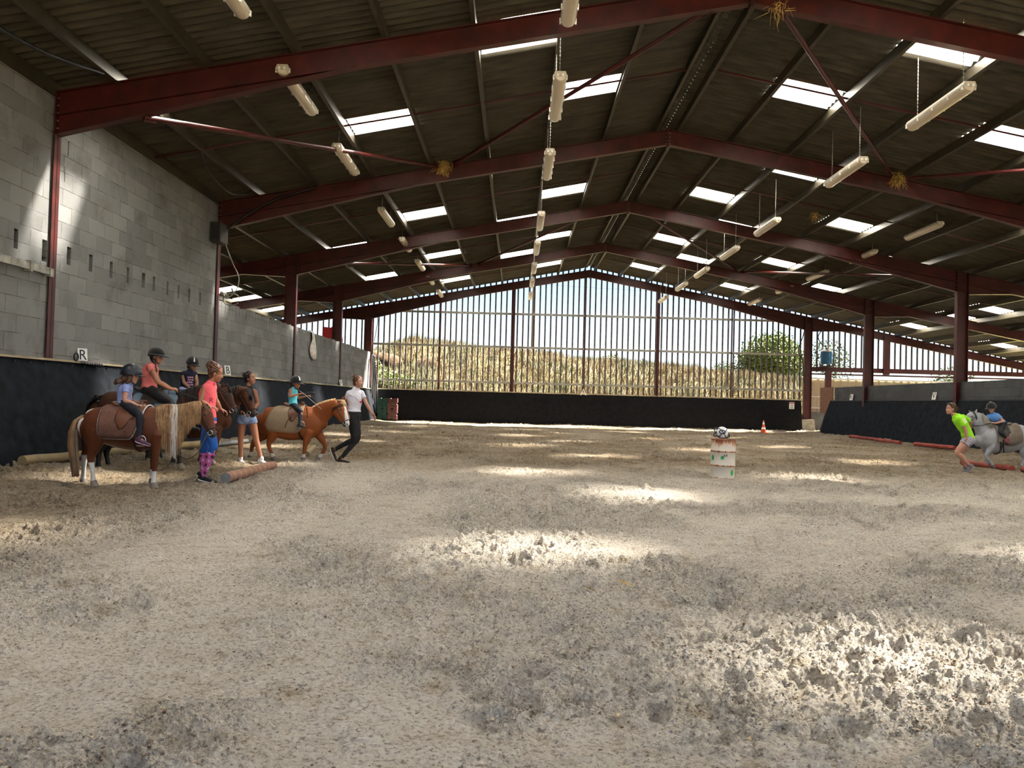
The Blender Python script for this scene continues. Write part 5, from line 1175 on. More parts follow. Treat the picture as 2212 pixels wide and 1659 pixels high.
J = J_(G, pelvis=(705,712), waist=(700,650), chest=(712,585), neck=(752,520), head=(782,425), shN=(722,555,-.115), shF=(740,552,.115), elN=(708,682,-.16), elF=(770,690,.15), wrN=(850,742,-.09), wrF=(868,728,.05), hdN=(925,738,-.07), hdF=(935,725,.03),
    hpN=(715,735,-.075), hpF=(715,735,.075), knN=(858,838,-.30), anN=(862,1080,-.345), toN=(965,1142,-.36))
J['knF'], J['anF'], J['toF'] = mirror(J['knN']), mirror(J['anN']), mirror(J['toN'])
P = person(p1, J, (.96,.22,-.16), s=.80, hs=.98, skinm=SKIN1, shirt=LAV, sleeve=.42, trousers=DKT, leglen=1.96, shoes=PRP, shoe_sole=mat('pink_sole', (.5,.3,.42), rough=.7), hair=HAIRB, tops=(.15,0))
H = P['H']
hair_cap(p1, P, HAIRB, tail=[([(-.07,-.03,-.06),(-.10,-.05,-.10),(-.15,-.07,-.125),(-.17,-.07,-.15)],[.05,.045,.04,.03]),([(.0,-.07,-.03),(.0,-.075,-.08),(-.03,-.08,-.12)],[.03,.032,.02])], wisps=10)
helmet(p1, P, HELMN, grow=1.16, peak=.055)
mb = MB()
for k in range(7): mb.tube([P['tor'].ring(.42+.05*k,.012,9,-.25,.75)[i]+Vector((0,0,.006*math.sin(i*3+k))) for i in range(9)], .004, 5)
mb.build('shirt_print', mat('white_print', (.5,.52,.6), rough=.8), p1)

# ---- dark bay pony behind, rider in coral
r2 = empty('pony', (atY(392,1014,13.6).x, 13.6, -.14), label='dark bay pony with black tail behind the front chestnut pony', cat='pony', group='ponies')
G = Fig(*CX, r2.location)
G2 = G
def mf2(x, y, z):
    m = np.zeros(len(x), int); m[(z < .44)] = 1; c = G2(1805,775); m[((x-c.x)*.4-(z-c.z) > .015) & (x > G2(1740,0).x)] = 2; return m
bc2, nc2, hc2 = pony(r2, G,
    [(420,690,900,.14),(470,625,1010,.21),(560,592,1060,.26),(700,602,1080,.28),(850,618,1095,.30),(1000,614,1095,.29),(1120,600,1070,.26),(1220,620,1040,.21),(1310,680,980,.14)],
    [(1190,790,.25,.15,0),(1320,715,.20,.12,0),(1450,650,.17,.10,0),(1580,605,.145,.09,0),(1670,585,.13,.085,0)],
    [(1695,590,.12,.085,0),(1735,660,.138,.095,0),(1772,725,.108,.07,0),(1808,780,.082,.058,0),(1824,806,.070,.052,0)],
    [dict(d=-.13,p=[(1200,1000,.12),(1230,1120,.075),(1258,1230,.050),(1268,1290,.040),(1275,1340,.048)],h=(1292,1392),hr=.062),
     dict(d=.13,p=[(1190,1000,.12),(1205,1120,.072),(1212,1220,.048),(1210,1280,.040),(1196,1325,.047)],h=(1178,1372),hr=.06),
     dict(d=-.13,p=[(540,900,.2),(520,1030,.15),(480,1130,.085),(445,1215,.055),(440,1300,.040),(432,1370,.048)],h=(438,1428),hr=.06),
     dict(d=.13,p=[(560,900,.2),(575,1030,.15),(545,1130,.085),(520,1210,.055),(530,1290,.040),(545,1350,.048)],h=(562,1400),hr=.06)],
    [COAT2,BLKH,MUZ], mf2, [((1715,498,-.05),(1712,560,-.04),.034),((1768,505,.05),(1738,560,.04),.034)])
def tail2(r):
    x = r.uniform(-1,1); k = r.uniform(.8,1.05)
    return ([G2(480,665+x*30,r.uniform(-.06,.06)), G2(410+x*22,632+abs(x)*40,r.uniform(-.1,.1)), G2(352+x*30,700+abs(x)*25,x*.1), G2(330+x*38,850,x*.1), G2(340+x*35,900+150*k,x*.08), G2(360+x*25,950+230*k,x*.05)], 0)
hairs('tail', r2, tail2, [BLKH], 6, 240, .011)
def mane2(r):
    t = r.random(); c = nc2.ring(t, .0, 25, 0, 2*PI); p = max(c, key=lambda v: v.z); dy = r.choice([-1,1,1]); return ([p, p+Vector((.01,.05*dy,.01)), p+Vector((r.uniform(-.03,.03),.10*dy,-.12)), p+Vector((r.uniform(-.04,.04),.11*dy,-.24))], 0)
hairs('mane', r2, mane2, [BLKH], 7, 130, .012)
hairs('forelock', r2, lambda r: ([G2(1740,520,0), G2(1775+r.uniform(-12,12),545,-.05*r.random()), G2(1790+r.uniform(-10,14),600+r.uniform(0,20),-.07*r.random())], 0), [BLKH], 8, 36, .008)
GPAD = mat('grey_blue_saddle_cloth', (.16,.20,.24), rough=.9, var=.2, vscale=3, col2=(.10,.16,.24))
sd2, zt2 = saddle(r2, bc2, G, (G(850,0).x, G(1140,0).x), LEATHD, GPAD, (G(870,0).x, G(1300,0).x), lambda t: G(0,760-60*t,0).z, None, flap=.34)
br_, bn2, bf2 = bridle(r2, hc2, m=LEATH)
CORAL = mat('coral_tshirt', (.66,.17,.15), rough=.85, var=.06); BLKT = mat('black_leggings', (.010,.010,.012), rough=.8, var=.2)
p2 = empty('person', r2.location.to_tuple(), label='person in coral T-shirt and black helmet riding the dark bay pony', cat='person', group='riders')
J = J_(G, pelvis=(955,570), waist=(962,500), chest=(965,405), neck=(1005,315), head=(1040,235), shN=(970,345,-.155), shF=(985,345,.155), elN=(1040,490,-.22), elF=(1060,495,.2), wrN=(1165,570,-.12), wrF=(1175,560,.08), hdN=(1240,575,-.08), hdF=(1245,565,.05),
    hpN=(980,598,-.09), hpF=(980,598,.09), knN=(1178,705,-.35), anN=(1175,960,-.38), toN=(1280,1000,-.39))
J['knF'], J['anF'], J['toF'] = mirror(J['knN']), mirror(J['anN']), mirror(J['toN'])
P = person(p2, J, (.98,.05,-.12), s=1.02, hs=1.05, skinm=SKIN2, shirt=CORAL, sleeve=.30, trousers=BLKT, leglen=1.96, shoes=BLACK, shoe_sole=BLACK, hair=HAIRD, tops=(.2,0), girth=1.08)
hair_cap(p2, P, HAIRD, tail=[([(-.02,-.05,-.08),(.0,-.06,-.13),(.03,-.07,-.18),(.055,-.08,-.26)],[.025,.022,.02,.012])], wisps=0)
helmet(p2, P, HELV, grow=1.10, peak=.07, trim=mat('grey_helmet_trim', (.10,.10,.11), rough=.5))
H = P['H']; mb = MB(); mb.tube([H(.085,.055,.006),H(.092,.03,.006),H(.092,-.03,.006),H(.085,-.055,.006),H(.0,-.078,.006)], .004, 6); mb.build('glasses', HELM, p2)
rein(r2, [bn2, G(1600,700,-.14), G(1400,650,-.15), G(1250,590,-.10)], LEATHD)
rein(r2, [G(1250,590,-.09), G(1290,650,-.16), G(1300,720,-.2), G(1200,740,-.22), G(1150,640,-.16), G(1180,560,-.10)], LEATHD)
stirrup(sd2, G(1130,700,-.34), G(1195,985,-.375), LEATHD)

# ---- third pony with the rider in navy
r3 = empty('pony', (atY(462,1006,14.93).x, 14.93, -.13), label='bay pony with black forelock whose head hides the denim shorts girl', cat='pony', group='ponies')
G = Fig(*CX, r3.location); G3 = G
def mf3(x, y, z):
    m = np.zeros(len(x), int); m[(z < .42)] = 1; c = G3(2005,815); m[((x-c.x)*.3-(z-c.z) > .0) & (x > G3(1930,0).x)] = 2; return m
bc3, nc3, hc3 = pony(r3, G,
    [(900,710,900,.14),(960,650,1000,.22),(1080,628,1050,.27),(1250,638,1075,.29),(1400,630,1075,.29),(1520,620,1065,.27),(1620,650,1060,.23),(1700,740,1040,.18),(1745,830,980,.11)],
    [(1640,800,.26,.15,0),(1740,715,.21,.125,-.06),(1840,650,.175,.11,-.14),(1905,615,.145,.10,-.20)],
    [(1922,600,.12,.09,-.22),(1955,670,.138,.10,-.27),(1988,745,.108,.075,-.32),(2012,805,.086,.064,-.36),(2022,830,.074,.058,-.38)],
    [dict(d=-.13,p=[(1640,980,.12),(1640,1100,.072),(1625,1200,.048),(1605,1265,.038),(1600,1300,.046)],h=(1618,1345),hr=.058),
     dict(d=.13,p=[(1560,980,.12),(1530,1100,.072),(1500,1200,.048),(1485,1265,.038),(1475,1305,.046)],h=(1465,1350),hr=.058),
     dict(d=-.13,p=[(1010,880,.2),(990,1010,.14),(960,1090,.08),(945,1160,.052),(945,1230,.038),(940,1280,.046)],h=(940,1330),hr=.056),
     dict(d=.13,p=[(1060,880,.2),(1070,1010,.14),(1070,1090,.08),(1060,1160,.052),(1070,1230,.038),(1080,1280,.046)],h=(1095,1330),hr=.056)],
    [COAT3,BLKH,MUZ], mf3, [((1888,535,-.24),(1905,592,-.24),.034),((1978,530,-.16),(1950,590,-.19),.034)], lat_head=(-.45,-.9,-.15))
hairs('forelock', r3, lambda r: ([G3(1945,560,-.2), G3(1985+r.uniform(-25,20),575+r.uniform(-5,10),-.30), G3(1998+r.uniform(-22,22),650+r.uniform(-10,50),-.40)], 0), [BLKH], 9, 80, .011)
def mane3(r):
    t = r.random(); c = nc3.ring(t, .0, 25, 0, 2*PI); p = max(c, key=lambda v: v.z); dy = r.choice([-1,1,1]); return ([p, p+Vector((.01,.05*dy,.01)), p+Vector((r.uniform(-.03,.03),.10*dy,-.12)), p+Vector((r.uniform(-.04,.04),.11*dy,-.2))], 0)
hairs('mane', r3, mane3, [BLKH], 10, 90, .012)
hairs('tail', r3, lambda r: ([G3(900,720,0), G3(850+r.uniform(-20,20),760,.03), G3(835+r.uniform(-25,25),900,r.uniform(-.06,.06)), G3(850+r.uniform(-20,20),1080+r.uniform(-40,40),r.uniform(-.05,.05))], 0), [BLKH], 11, 90, .014)
sd3, zt3 = saddle(r3, bc3, G, (G(1200,0).x, G(1440,0).x), LEATHD, GPAD, (G(1180,0).x, G(1480,0).x), lambda t: G(0,860,0).z, None, flap=.34)
br_, bn3, bf3 = bridle(r3, hc3)
NAVY = mat('navy_top', (.008,.009,.028), rough=.85); 
p3 = empty('person', r3.location.to_tuple(), label='child in navy top and glasses with white-striped black helmet, on the third pony', cat='person', group='riders')
J = J_(G, pelvis=(1340,600), waist=(1345,545), chest=(1362,462), neck=(1382,385), head=(1405,318), shN=(1308,415,-.07), shF=(1425,415,.07), elN=(1315,505,-.12), elF=(1448,505,.0), wrN=(1372,560,-.16), wrF=(1425,562,-.06), hdN=(1415,566,-.17), hdF=(1400,570,-.12),
    hpN=(1345,620,-.10), hpF=(1345,620,.10), knN=(1475,715,-.34), anN=(1470,930,-.37), toN=(1560,965,-.37))
J['knF'], J['anF'], J['toF'] = mirror(J['knN']), mirror(J['anN']), mirror(J['toN'])
P = person(p3, J, (.80,-.50,-.22), s=.86, hs=1.0, skinm=SKIN3, shirt=NAVY, sleeve=.16, trousers=BLKT, leglen=1.96, shoes=BLACK, shoe_sole=BLACK, hair=HAIRD, tops=(.1,0))
hair_cap(p3, P, HAIRD, wisps=0); helmet(p3, P, HELV, grow=1.06, peak=.075, stripe=(mat('silver_stripe', (.6,.6,.62), rough=.3), -.5))
H = P['H']; mb = MB()
for sd_ in (-1,1): mb.tube([H(.087+.0*math.cos(t), .031*sd_+.024*math.cos(t), .0+.018*math.sin(t)) for t in np.linspace(0,2*PI,14)], .003, 5, cap=False); mb.tube([H(.083,.054*sd_,.004),H(.0,.078*sd_,.0)], .003, 5)
mb.build('glasses', HELM, p3)
PRT = mat('pink_print', (.55,.10,.22), rough=.8, var=.5, vscale=45, col2=(.45,.45,.6))
mb = MB(); mid = P['tor'].ring(.62,.022,30,0,2*PI); 
fr = Vector((.35,-.94,0)); ctr = G(1378,490,-.14); sx = Vector((.94,.35,0))
for k in range(4):
    for j in range(3): c = ctr+sx*(.035*(j-1)+.01*math.sin(k*2.3))+Vector((0,0,.07-.045*k)); mb.bar(c-sx*.014, c+sx*.014, .02, .028, upv=(0,0,1))
mb.build('shirt_print', PRT, p3)
mb = MB(); Chain([G(1290,568,-.12), G(1340,590,-.15), G(1400,590,-.12)], [(.05,.045),(.06,.05),(.04,.04)]).add(mb, 12); skin(mb, 'tied_jacket', mat('pale_lilac_cloth', (.30,.32,.52), rough=.85), p3, .009, disp=.01)

# ---- walking sorrel pony with blaze
r4 = empty('pony', (atY(655,999,16.22).x, 16.22, -.15), label='bright chestnut pony with white blaze and beige pad, walking', cat='pony', group='ponies')
G = Fig(*C2, r4.location); G4 = G
def mf4(x, y, z):
    m = np.zeros(len(x), int); m[(z < .17)] = 1; c = G4(1665,735); mm_ = (x > G4(1560,0).x)
    # blaze: front of the face, seen as a stripe
    p0, p1_ = G4(1684,560), G4(1716,770); t = (z-p0.z)/(p1_.z-p0.z); xe = p0.x+(p1_.x-p0.x)*t; bl = mm_ & (t > -.0) & (t < 1.15) & (x > xe-.016-.03*t)
    m[mm_ & ((x-c.x)*.3-(z-c.z) > .0)] = 2; m[bl & (np.abs(y+.17) < .12)] = 1; return m
bc4, nc4, hc4 = pony(r4, G,
    [(785,635,780,.12),(825,595,850,.2),(885,572,872,.25),(980,572,892,.28),(1080,576,918,.30),(1180,576,915,.28),(1260,565,902,.24),(1335,585,895,.20),(1395,630,855,.165),(1425,680,805,.12)],
    [(1345,710,.235,.14,0),(1425,635,.200,.12,-.03),(1510,585,.155,.10,-.08),(1570,565,.135,.09,-.13)],
    [(1582,565,.12,.085,-.14),(1608,620,.140,.092,-.16),(1640,682,.108,.072,-.18),(1664,730,.082,.060,-.19),(1674,755,.070,.055,-.2)],
    [dict(d=-.12,p=[(1280,830,.12),(1262,910,.075),(1245,985,.048),(1236,1050,.036),(1226,1100,.042)],h=(1232,1145),hr=.055),
     dict(d=.10,p=[(1370,830,.12),(1415,900,.075),(1450,965,.050),(1445,1020,.038),(1412,1072,.036),(1392,1095,.042)],h=(1368,1135),hr=.052),
     dict(d=-.12,p=[(900,760,.2),(915,840,.14),(895,900,.085),(868,955,.052),(880,1010,.038),(905,1065,.037),(915,1095,.043)],h=(942,1138),hr=.055),
     dict(d=.13,p=[(850,760,.2),(800,850,.14),(740,915,.085),(700,975,.052),(688,1030,.038),(672,1080,.042)],h=(662,1125),hr=.052)],
    [COAT4,WHT,MUZ], mf4, [((1530,520,-.16),(1545,575,-.20),.034),((1642,465,-.08),(1622,525,-.09),.034)])
FL4 = mat('pale_flaxen_hair', (.50,.33,.18), rough=.6)
hairs('forelock', r4, lambda r: ([G4(1590+r.uniform(-20,20),500,-.13), G4(1640+r.uniform(-20,15),510+r.uniform(-8,8),-.2), G4(1660+r.uniform(-18,20),560+r.uniform(-20,10),-.25)], 0), [FL4], 12, 90, .009)
def mane4(r):
    t = r.random()**.7; c = nc4.ring(t, .0, 25, 0, 2*PI); p = max(c, key=lambda v: v.z); dy = r.choice([-.4,.3,1,1]); return ([p, p+Vector((.01,.03*dy,.02)), p+Vector((r.uniform(-.06,.0),.09*dy,-.05)), p+Vector((r.uniform(-.06,.02),.11*dy,-.14))], 0)
hairs('mane', r4, mane4, [FL4], 13, 120, .009)
hairs('tail', r4, lambda r: ([G4(790,640,0), G4(755+r.uniform(-15,15),690,r.uniform(-.05,.05)), G4(745+r.uniform(-20,20),800,r.uniform(-.06,.06)), G4(750+r.uniform(-15,15),930+r.uniform(-40,40),r.uniform(-.06,.06))], 0), [FLAXD], 14, 90, .013)
BPAD = mat('beige_saddle_cloth', (.25,.185,.12), rough=.95, var=.06)
sd4, zt4 = saddle(r4, bc4, G, (G(1060,0).x, G(1235,0).x), LEATH, BPAD, (G(893,0).x, G(1275,0).x), lambda t: G(0, 790+22*t-60*max(0,(t-.8)/.2)**2-(60*max(0,(.10-t)/.10)**2), 0).z, None, flap=.30, slant=.17)
mb = MB(); mb.ell((G(1235,0).x,0,zt4+.05), .05,.06,.055, 12, 10); mb.build('pommel', LEATH, sd4)
mb = MB(); mb.bar(G(1262,575,-.26), G(1275,690,-.30), .03, .012, upv=(0,1,0)); mb.build('hanging_strap', LEATH, sd4)
br_, bn4, bf4 = bridle(r4, hc4)
p4 = empty('person', r4.location.to_tuple(), label='small child in turquoise vest top riding the chestnut pony with the beige pad', cat='person', group='riders')
J = J_(G, pelvis=(1122,548), waist=(1118,505), chest=(1118,442), neck=(1132,378), head=(1155,322), shN=(1092,398,-.10), shF=(1140,395,.10), elN=(1088,462,-.15), elF=(1175,478,.12), wrN=(1178,440,-.13), wrF=(1255,462,.03), hdN=(1235,425,-.11), hdF=(1300,452,.01),
    hpN=(1130,565,-.07), hpF=(1130,565,.07), knN=(1200,618,-.30), anN=(1190,755,-.35), toN=(1245,778,-.36))
J['knF'], J['anF'], J['toF'] = mirror(J['knN']), mirror(J['anN']), mirror(J['toN'])
P = person(p4, J, (.90,-.38,-.18), s=.74, hs=.98, skinm=SKIN2, shirt=mat('turquoise_top', (.10,.50,.60), rough=.85, var=.06), sleeve=0, trousers=DKT, leglen=1.3, shoes=BLACK, shoe_sole=BLACK, socks=mat('navy_half_chaps', (.012,.014,.035), rough=.5), hair=HAIRD, tops=(.15,0))
hair_cap(p4, P, HAIRB, wisps=0); helmet(p4, P, HELV, grow=1.08, peak=.085, stripe=(WHITE,-.35))
stirrup(sd4, G(1200,590,-.29), G(1208,790,-.352), LEATH)
rein(r4, [bf4, G(1420,560,.1), G(1330,480,.06), G(1275,445,.02)], LEATHD); rein(r4, [G(1245,430,-.1), G(1300,420,-.05), G(1350,430,0), G(1330,455,.02), G(1290,440,.0)], LEATHD)
c_ = MB(); c_.tube([G(1180,400,-.12), G(1235,435,-.13), G(1415,595,-.22)], [.005,.005,.003], 6); w_ = c_.build('riding_stick', mat('silver_stick', (.4,.38,.36), rough=.3), label='thin pale riding stick held by the child in turquoise', cat='stick'); w_.location = r4.location
c_ = MB(); c_.tube([G(1105,672,-.33), G(1060,720,-.335), G(1035,792,-.33)], [.009,.008,.007], 6); c_.build('saddle_strap', LEATHD, sd4)

# ---- white pony at the right edge
r5_ = empty('pony', (atY(2144,1014,19.6).x, 19.6, -.15), label='white pony cantering at the right edge behind the lime shirt', cat='pony', group='ponies')
G = Fig(*C3, r5_.location); G5 = G
def mf5(x, y, z):
    m = np.zeros(len(x), int); m[(x < G5(975,0).x) & (z < G5(0,690).z)] = 1; return m
bc5, nc5, hc5 = pony(r5_, G,
    [(1970,800,970,.12),(1905,735,1020,.2),(1800,690,1035,.25),(1690,665,1055,.28),(1560,690,1088,.29),(1420,690,1105,.28),(1310,690,1095,.25),(1210,740,1065,.21),(1135,820,1010,.13)],
    [(1255,830,.26,.15,0),(1200,725,.21,.125,0),(1140,620,.17,.105,0),(1095,560,.145,.095,0)],
    [(1078,545,.12,.09,0),(1025,570,.130,.095,0),(985,640,.105,.072,0),(958,700,.082,.060,0),(945,735,.070,.055,0)],
    [dict(d=-.13,p=[(1350,960,.13),(1300,1060,.078),(1248,1135,.052),(1285,1195,.038),(1325,1250,.036),(1345,1275,.042)],h=(1378,1312),hr=.055),
     dict(d=.13,p=[(1230,980,.12),(1245,1080,.07),(1255,1150,.05),(1265,1220,.038),(1285,1270,.036),(1300,1290,.042)],h=(1335,1325),hr=.055),
     dict(d=-.13,p=[(1870,920,.2),(1850,1020,.14),(1800,1100,.085),(1820,1170,.052),(1790,1240,.038),(1770,1290,.042)],h=(1755,1335),hr=.055),
     dict(d=.13,p=[(1860,920,.2),(1900,1020,.14),(1900,1100,.085),(1940,1180,.052),(1930,1250,.038),(1920,1290,.042)],h=(1905,1330),hr=.055)],
    [COAT5,PINKM], mf5, [((1108,440,-.05),(1078,520,-.05),.034),((985,462,.06),(1045,515,.05),.030)])
hairs('mane', r5_, lambda r: (lambda p: ([p, p+Vector((.01,-.05,.0)), p+Vector((r.uniform(-.02,.05),-.11,-.10)), p+Vector((r.uniform(-.02,.07),-.13,-.22))], 0))(max(nc5.ring(r.random(), .0, 25, 0, 2*PI), key=lambda v: v.z+v.x*.4)), [mat('cream_mane', (.26,.235,.18), rough=.7)], 15, 130, .010)
hairs('tail', r5_, lambda r: ([G5(1965,800,0), G5(2010+r.uniform(-15,15),860,0), G5(2030+r.uniform(-25,25),980,r.uniform(-.06,.06)), G5(2010+r.uniform(-25,25),1120,r.uniform(-.06,.06))], 0), [WHT], 16, 80, .013)
sd5, zt5 = saddle(r5_, bc5, G, (G(1600,0).x, G(1390,0).x), LEATHD, mat('fawn_saddle_cloth', (.15,.12,.095), rough=.95), (G(1330,0).x, G(1690,0).x), lambda t: G(0,900+40*math.sin(t*PI)-60*max(0,t-.6),0).z, None, flap=.32)
br_, bn5, bf5 = bridle(r5_, hc5)
mb = MB(); mb.bar(G(1465,930,-.31), G(1455,1070,-.31), .012, .03, upv=(0,1,0)); mb.bar(G(1500,900,-.32), G(1508,1090,-.31), .012, .03, upv=(0,1,0)); mb.build('girth_straps', LEATHD, sd5)
p5 = empty('person', r5_.location.to_tuple(), label='child in light blue T-shirt crouched over the white pony at right', cat='person', group='riders')
J = J_(G, pelvis=(1478,672), waist=(1430,620), chest=(1375,575), neck=(1345,510), head=(1322,425), shN=(1432,545,-.07), shF=(1275,550,.06), elN=(1498,622,-.14), elF=(1250,620,.02), wrN=(1380,655,-.17), wrF=(1310,645,-.06), hdN=(1320,640,-.16), hdF=(1350,640,-.08),
    hpN=(1480,690,-.08), hpF=(1480,690,.08), knN=(1462,790,-.32), anN=(1565,880,-.35), toN=(1575,960,-.36))
J['knF'], J['anF'], J['toF'] = mirror(J['knN']), mirror(J['anN']), mirror(J['toN'])
P = person(p5, J, (-.80,-.50,-.20), s=.80, hs=.95, skinm=SKIN1, shirt=mat('light_blue_tshirt', (.10,.25,.58), rough=.85, var=.06), sleeve=.45, trousers=BLKT, leglen=1.9, shoes=mat('dark_pink_boots', (.28,.03,.05), rough=.5), shoe_sole=BLACK, hair=HAIRD, tops=(.1,0))
hair_cap(p5, P, HAIRD, wisps=0); helmet(p5, P, HELV, grow=1.12, peak=.07); mb = MB(); H = P['H']; mb.ell(H(-.0,0,.155), .03,.03,.008, 10, 6); mb.build('helmet_badge', WHITE, p5)
rein(r5_, [bn5, G(1040,700,-.12), G(1200,680,-.2), G(1325,645,-.17)], LEATHD, .008)
stirrup(sd5, G(1480,760,-.31), G(1575,955,-.355), LEATHD)

# ---- people on foot
def walker(Gx, label, J, face, group='helpers on foot', **k):
    o = empty('person', Gx.root.to_tuple(), label=label, cat='person', group=group); return o, person(o, J, face, **k)
# argyle socks and pink vest
G = Fig(*CX, (atY(449,1047,11.84).x, 11.84, -.15))
def argyle():
    m = bpy.data.materials.new('argyle_sock'); m.use_nodes = True; nt = m.node_tree; b = nt.nodes['Principled BSDF']; b.inputs['Roughness'].default_value = .9
    tc = N(nt,'ShaderNodeTexCoord'); sp = N(nt,'ShaderNodeSeparateXYZ'); nt.links.new(tc.outputs['Object'], sp.inputs[0])
    def mth(op, a, b_=None, c=None):
        n = N(nt,'ShaderNodeMath', operation=op)
        for i, v in enumerate((a, b_, c)):
            if v is None: continue
            if isinstance(v, (int,float)): n.inputs[i].default_value = v
            else: nt.links.new(v, n.inputs[i])
        return n.outputs[0]
    X = mth('ADD', sp.outputs['X'], mth('MULTIPLY', sp.outputs['Z'], -.12)); u_ = mth('MULTIPLY', X, 1/.075); v_ = mth('MULTIPLY', sp.outputs['Z'], 1/.115)
    def tri(a): return mth('ABSOLUTE', mth('SUBTRACT', mth('FRACT', a), .5))
    d1 = mth('ADD', tri(u_), tri(v_)); dark = mth('LESS_THAN', d1, .27)
    d2 = mth('ADD', tri(mth('ADD', u_, .5)), tri(mth('ADD', v_, .5))); pale = mth('LESS_THAN', d2, .24)
    mx = N(nt,'ShaderNodeMix', data_type='RGBA'); mx.inputs['A'].default_value = (.52,.10,.30,1); mx.inputs['B'].default_value = (.02,.016,.05,1); nt.links.new(dark, mx.inputs['Factor'])
    m2 = N(nt,'ShaderNodeMix', data_type='RGBA'); m2.inputs['B'].default_value = (.45,.45,.70,1); nt.links.new(pale, m2.inputs['Factor']); nt.links.new(mx.outputs['Result'], m2.inputs['A']); nt.links.new(m2.outputs['Result'], b.inputs['Base Color']); return m
J = J_(G, pelvis=(1565,870), waist=(1562,770), chest=(1558,625), neck=(1592,505), head=(1650,405), shN=(1528,555,-.10), shF=(1608,550,.12), elN=(1490,690,-.14), elF=(1640,680,.20), wrN=(1580,752,-.10), wrF=(1688,772,.24), hdN=(1650,765,-.12), hdF=(1742,800,.26),
    hpN=(1545,895,-.07), hpF=(1575,895,.09), knN=(1618,1150,-.07), knF=(1525,1165,.10), anN=(1510,1462,-.05), anF=(1505,1430,.12), toN=(1640,1522,-.05), toF=(1590,1490,.14))
PINKT = mat('salmon_vest_top', (.85,.12,.15), rough=.85, var=.06)
pw, P = walker(G, 'person in salmon vest top, blue leggings and argyle socks beside the front pony', J, (.93,.18,-.30), s=1.0, hs=1.06, skinm=SKIN2, shirt=PINKT, sleeve=0, trousers=mat('bright_blue_leggings', (.012,.10,.42), rough=.7, var=.15), leglen=1.42, shoes=mat('black_trainer', (.010,.010,.012), rough=.7), shoe_sole=WHITE, socks=argyle(), hair=HAIRA, tops=(-.3,0), girth=.92)
hair_cap(pw, P, HAIRA, bun=(-.105,0,.06,.055), tail=[([(-.06,0,.08),(-.10,0,.10)],[.045,.04])], wisps=46, seed=3)
text_mesh('R', .11, mat('dark_pink_print', (.25,.01,.05)), pw, G(1594,690,-.145), (PI/2,0,.25), name='shirt_print')
mb = MB(); H = P['H']
# denim shorts
G = Fig(*C2, (atY(523,1005,15.42).x, 15.42, -.15))
J = J_(G, pelvis=(640,672), waist=(640,585), chest=(645,470), neck=(655,365), head=(682,272), shN=(572,412,0), shF=(722,412,0), elN=(545,520,.05), elF=(752,530,.05), wrN=(590,610,-.05), wrF=(705,620,-.06), hdN=(630,640,-.1), hdF=(665,640,-.1),
    hpN=(598,690,0), hpF=(688,690,0), knN=(578,905,0), knF=(738,915,0), anN=(575,1118,.05), anF=(790,1120,.0), toN=(612,1166,-.12), toF=(858,1178,-.08))
DEN = mat('denim_blue', (.13,.21,.40), rough=.9, var=.2, vscale=14, col2=(.30,.38,.55))
pw, P = walker(G, 'person in denim shorts and white trainers behind the bay pony head', J, (.94,-.30,-.04), s=1.0, hs=1.05, skinm=SKIN2, shirt=mat('black_vest', (.012,.010,.012), rough=.9), sleeve=0, trousers=DEN, leglen=.26, shoes=mat('white_trainer', (.70,.68,.72), rough=.6), shoe_sole=WHITE, hair=HAIRD, tops=(.5,0), girth=.95)
hair_cap(pw, P, HAIRD, bun=(-.125,0,.045,.045), wisps=30, seed=5)
# white T-shirt, leading the walking pony
G = Fig(*C2, (atY(741,1002,16.42).x, 16.42, -.15))
J = J_(G, pelvis=(1752,655), waist=(1755,590), chest=(1762,480), neck=(1778,385), head=(1802,308), shN=(1700,425,-.03), shF=(1832,425,.03), elN=(1660,545,.10), elF=(1885,545,-.02), wrN=(1688,628,-.06), wrF=(1942,640,-.05), hdN=(1705,668,-.1), hdF=(1985,700,-.06),
    hpN=(1742,690,-.05), hpF=(1772,690,.05), knN=(1750,905,-.03), knF=(1790,902,.02), anN=(1548,1020,.05), anF=(1610,1118,-.06), toN=(1568,1128,.05), toF=(1705,1152,-.10), )
J['soleN'] = Vector((-1,0,-.15))
pw, P = walker(G, 'person in white T-shirt and black leggings jogging ahead of the walking pony', J, (.95,-.28,-.04), s=1.0, hs=1.03, skinm=SKIN1, shirt=mat('white_tshirt', (.66,.66,.76), rough=.85, var=.03), sleeve=.48, trousers=BLKT, leglen=1.93, shoes=mat('black_gold_trainer', (.008,.007,.008), rough=.7, var=.4, vscale=30, col2=(.06,.035,.018)), shoe_sole=WHITE, hair=HAIRA, tops=(.9,0), girth=.93, palm={'N':(.3,-.3,-1),'F':(-.6,-.4,.2)}, curl=.3, dispS=.016)
hair_cap(pw, P, HAIRA, bun=(-.085,0,.085,.036), wisps=30, seed=6)
mb = MB(); c = G(1822,520,-.155); s_ = .02
mb.prism([(c.x,c.z-.028),(c.x+.026,c.z+.006),(c.x+.018,c.z+.018),(c.x+.006,c.z+.016),(c.x,c.z+.008),(c.x-.006,c.z+.016),(c.x-.018,c.z+.018),(c.x-.026,c.z+.006)], 'y', c.y-.006, c.y+.03); mb.build('heart_print', mat('red_heart', (.75,.02,.06), rough=.7), pw)
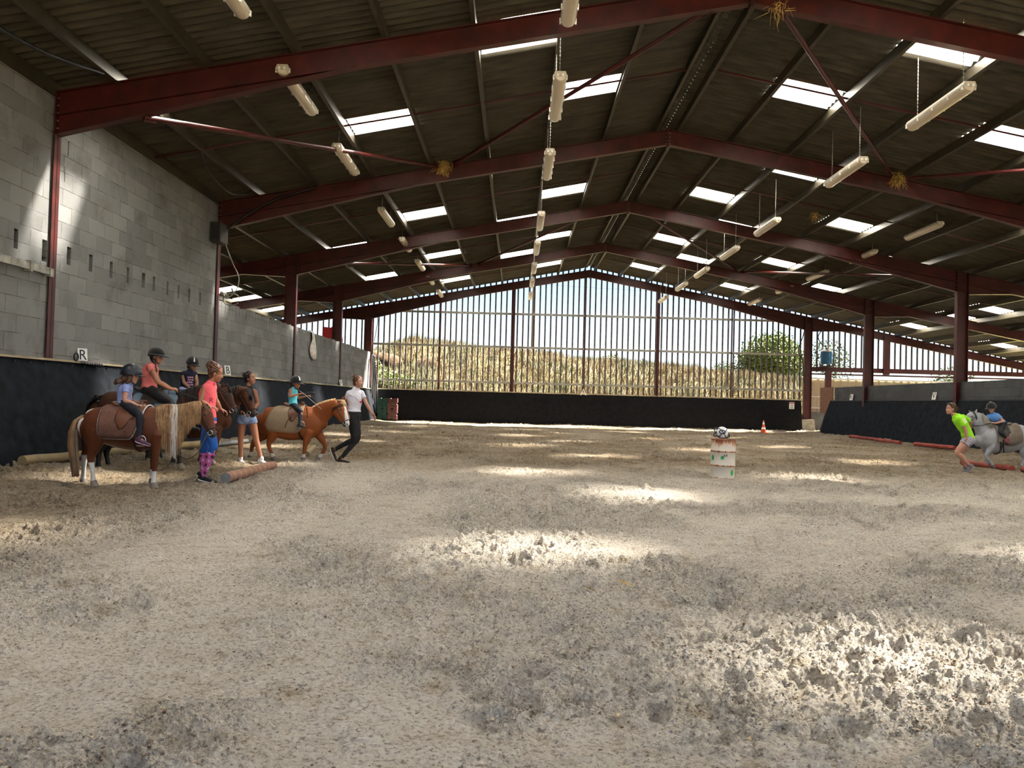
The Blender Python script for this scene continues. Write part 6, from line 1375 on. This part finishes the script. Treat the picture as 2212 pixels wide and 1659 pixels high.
# lime T-shirt
G = Fig(*C3, (atY(2092,1022,18.16).x, 18.16, -.15))
J = J_(G, pelvis=(975,870), waist=(940,760), chest=(858,625), neck=(775,535), head=(712,432), shN=(842,590,-.14), shF=(905,565,.14), elN=(932,735,-.19), elF=(1010,625,.30), wrN=(958,868,-.20), wrF=(1010,690,.50), hdN=(935,945,-.20), hdF=(1000,740,.62),
    hpN=(965,905,-.08), hpF=(985,905,.08), knN=(818,1085,-.09), knF=(862,1095,.10), anN=(1002,1290,-.08), anF=(945,1325,.10), toN=(960,1375,-.08), toF=(905,1385,.10))
J['soleN'] = Vector((.75,0,-.6)); J['soleF'] = Vector((.5,0,-.8))
DOT = mat('dotted_shorts', (.05,.05,.14), rough=.9, var=0, vscale=60, col2=(.62,.58,.62))
pw, P = walker(G, 'person in lime green T-shirt and patterned shorts running beside the white pony', J, (-.98,-.10,-.02), s=1.0, hs=1.08, skinm=SKIN1, shirt=mat('lime_tshirt', (.27,.66,.012), rough=.85, var=.06), sleeve=.72, trousers=DOT, leglen=.36, shoes=mat('grey_trainer', (.16,.15,.17), rough=.8), shoe_sole=mat('grey_sole', (.3,.3,.32)), hair=HAIRB, tops=(-.05,0), girth=1.08, palm={'N':(-.5,.3,0),'F':(0,0,-1)}, curl=.5, dispS=.016)
hair_cap(pw, P, HAIRB, tail=[([(-.09,0,.02),(-.13,0,.0),(-.14,0,-.03)],[.035,.03,.02])], wisps=16, seed=7)
H = P['H']; mb = MB()
for sd_ in (-1,1): mb.ell(H(.045,.032*sd_,.098), .024,.026,.012, 12, 8)
mb.tube([H(.045,.06,.10),H(-.03,.085,.04)], .004, 5); mb.tube([H(.045,-.06,.10),H(-.03,-.085,.04)], .004, 5); mb.build('sunglasses', BLACK, pw)
mb = MB(); c = G(925,615,-.165); e1 = Vector((.6,-.1,-.75)).normalized(); e2 = Vector((.75,-.35,.6)).normalized(); e1 = (G(950,655,0)-G(905,580,0)).normalized()
mb.bar(c-e1*.055, c+e1*.055, .055, .012, upv=(0,-1,.2)); mb.build('sleeve_badge', WHITE, pw)
# lead rope hanging from the front pony
rp = MB(); G = Fig(*CX, r1.location)
pts = [G(1575,985,-.10), G(1500,1130,-.1), G(1440,1240,-.08), G(1340,1285,0), G(1250,1230,.1)]
rein(r1, pts, mat('dark_rope', (.10,.07,.04), rough=.9), .008, 'lead_rope')
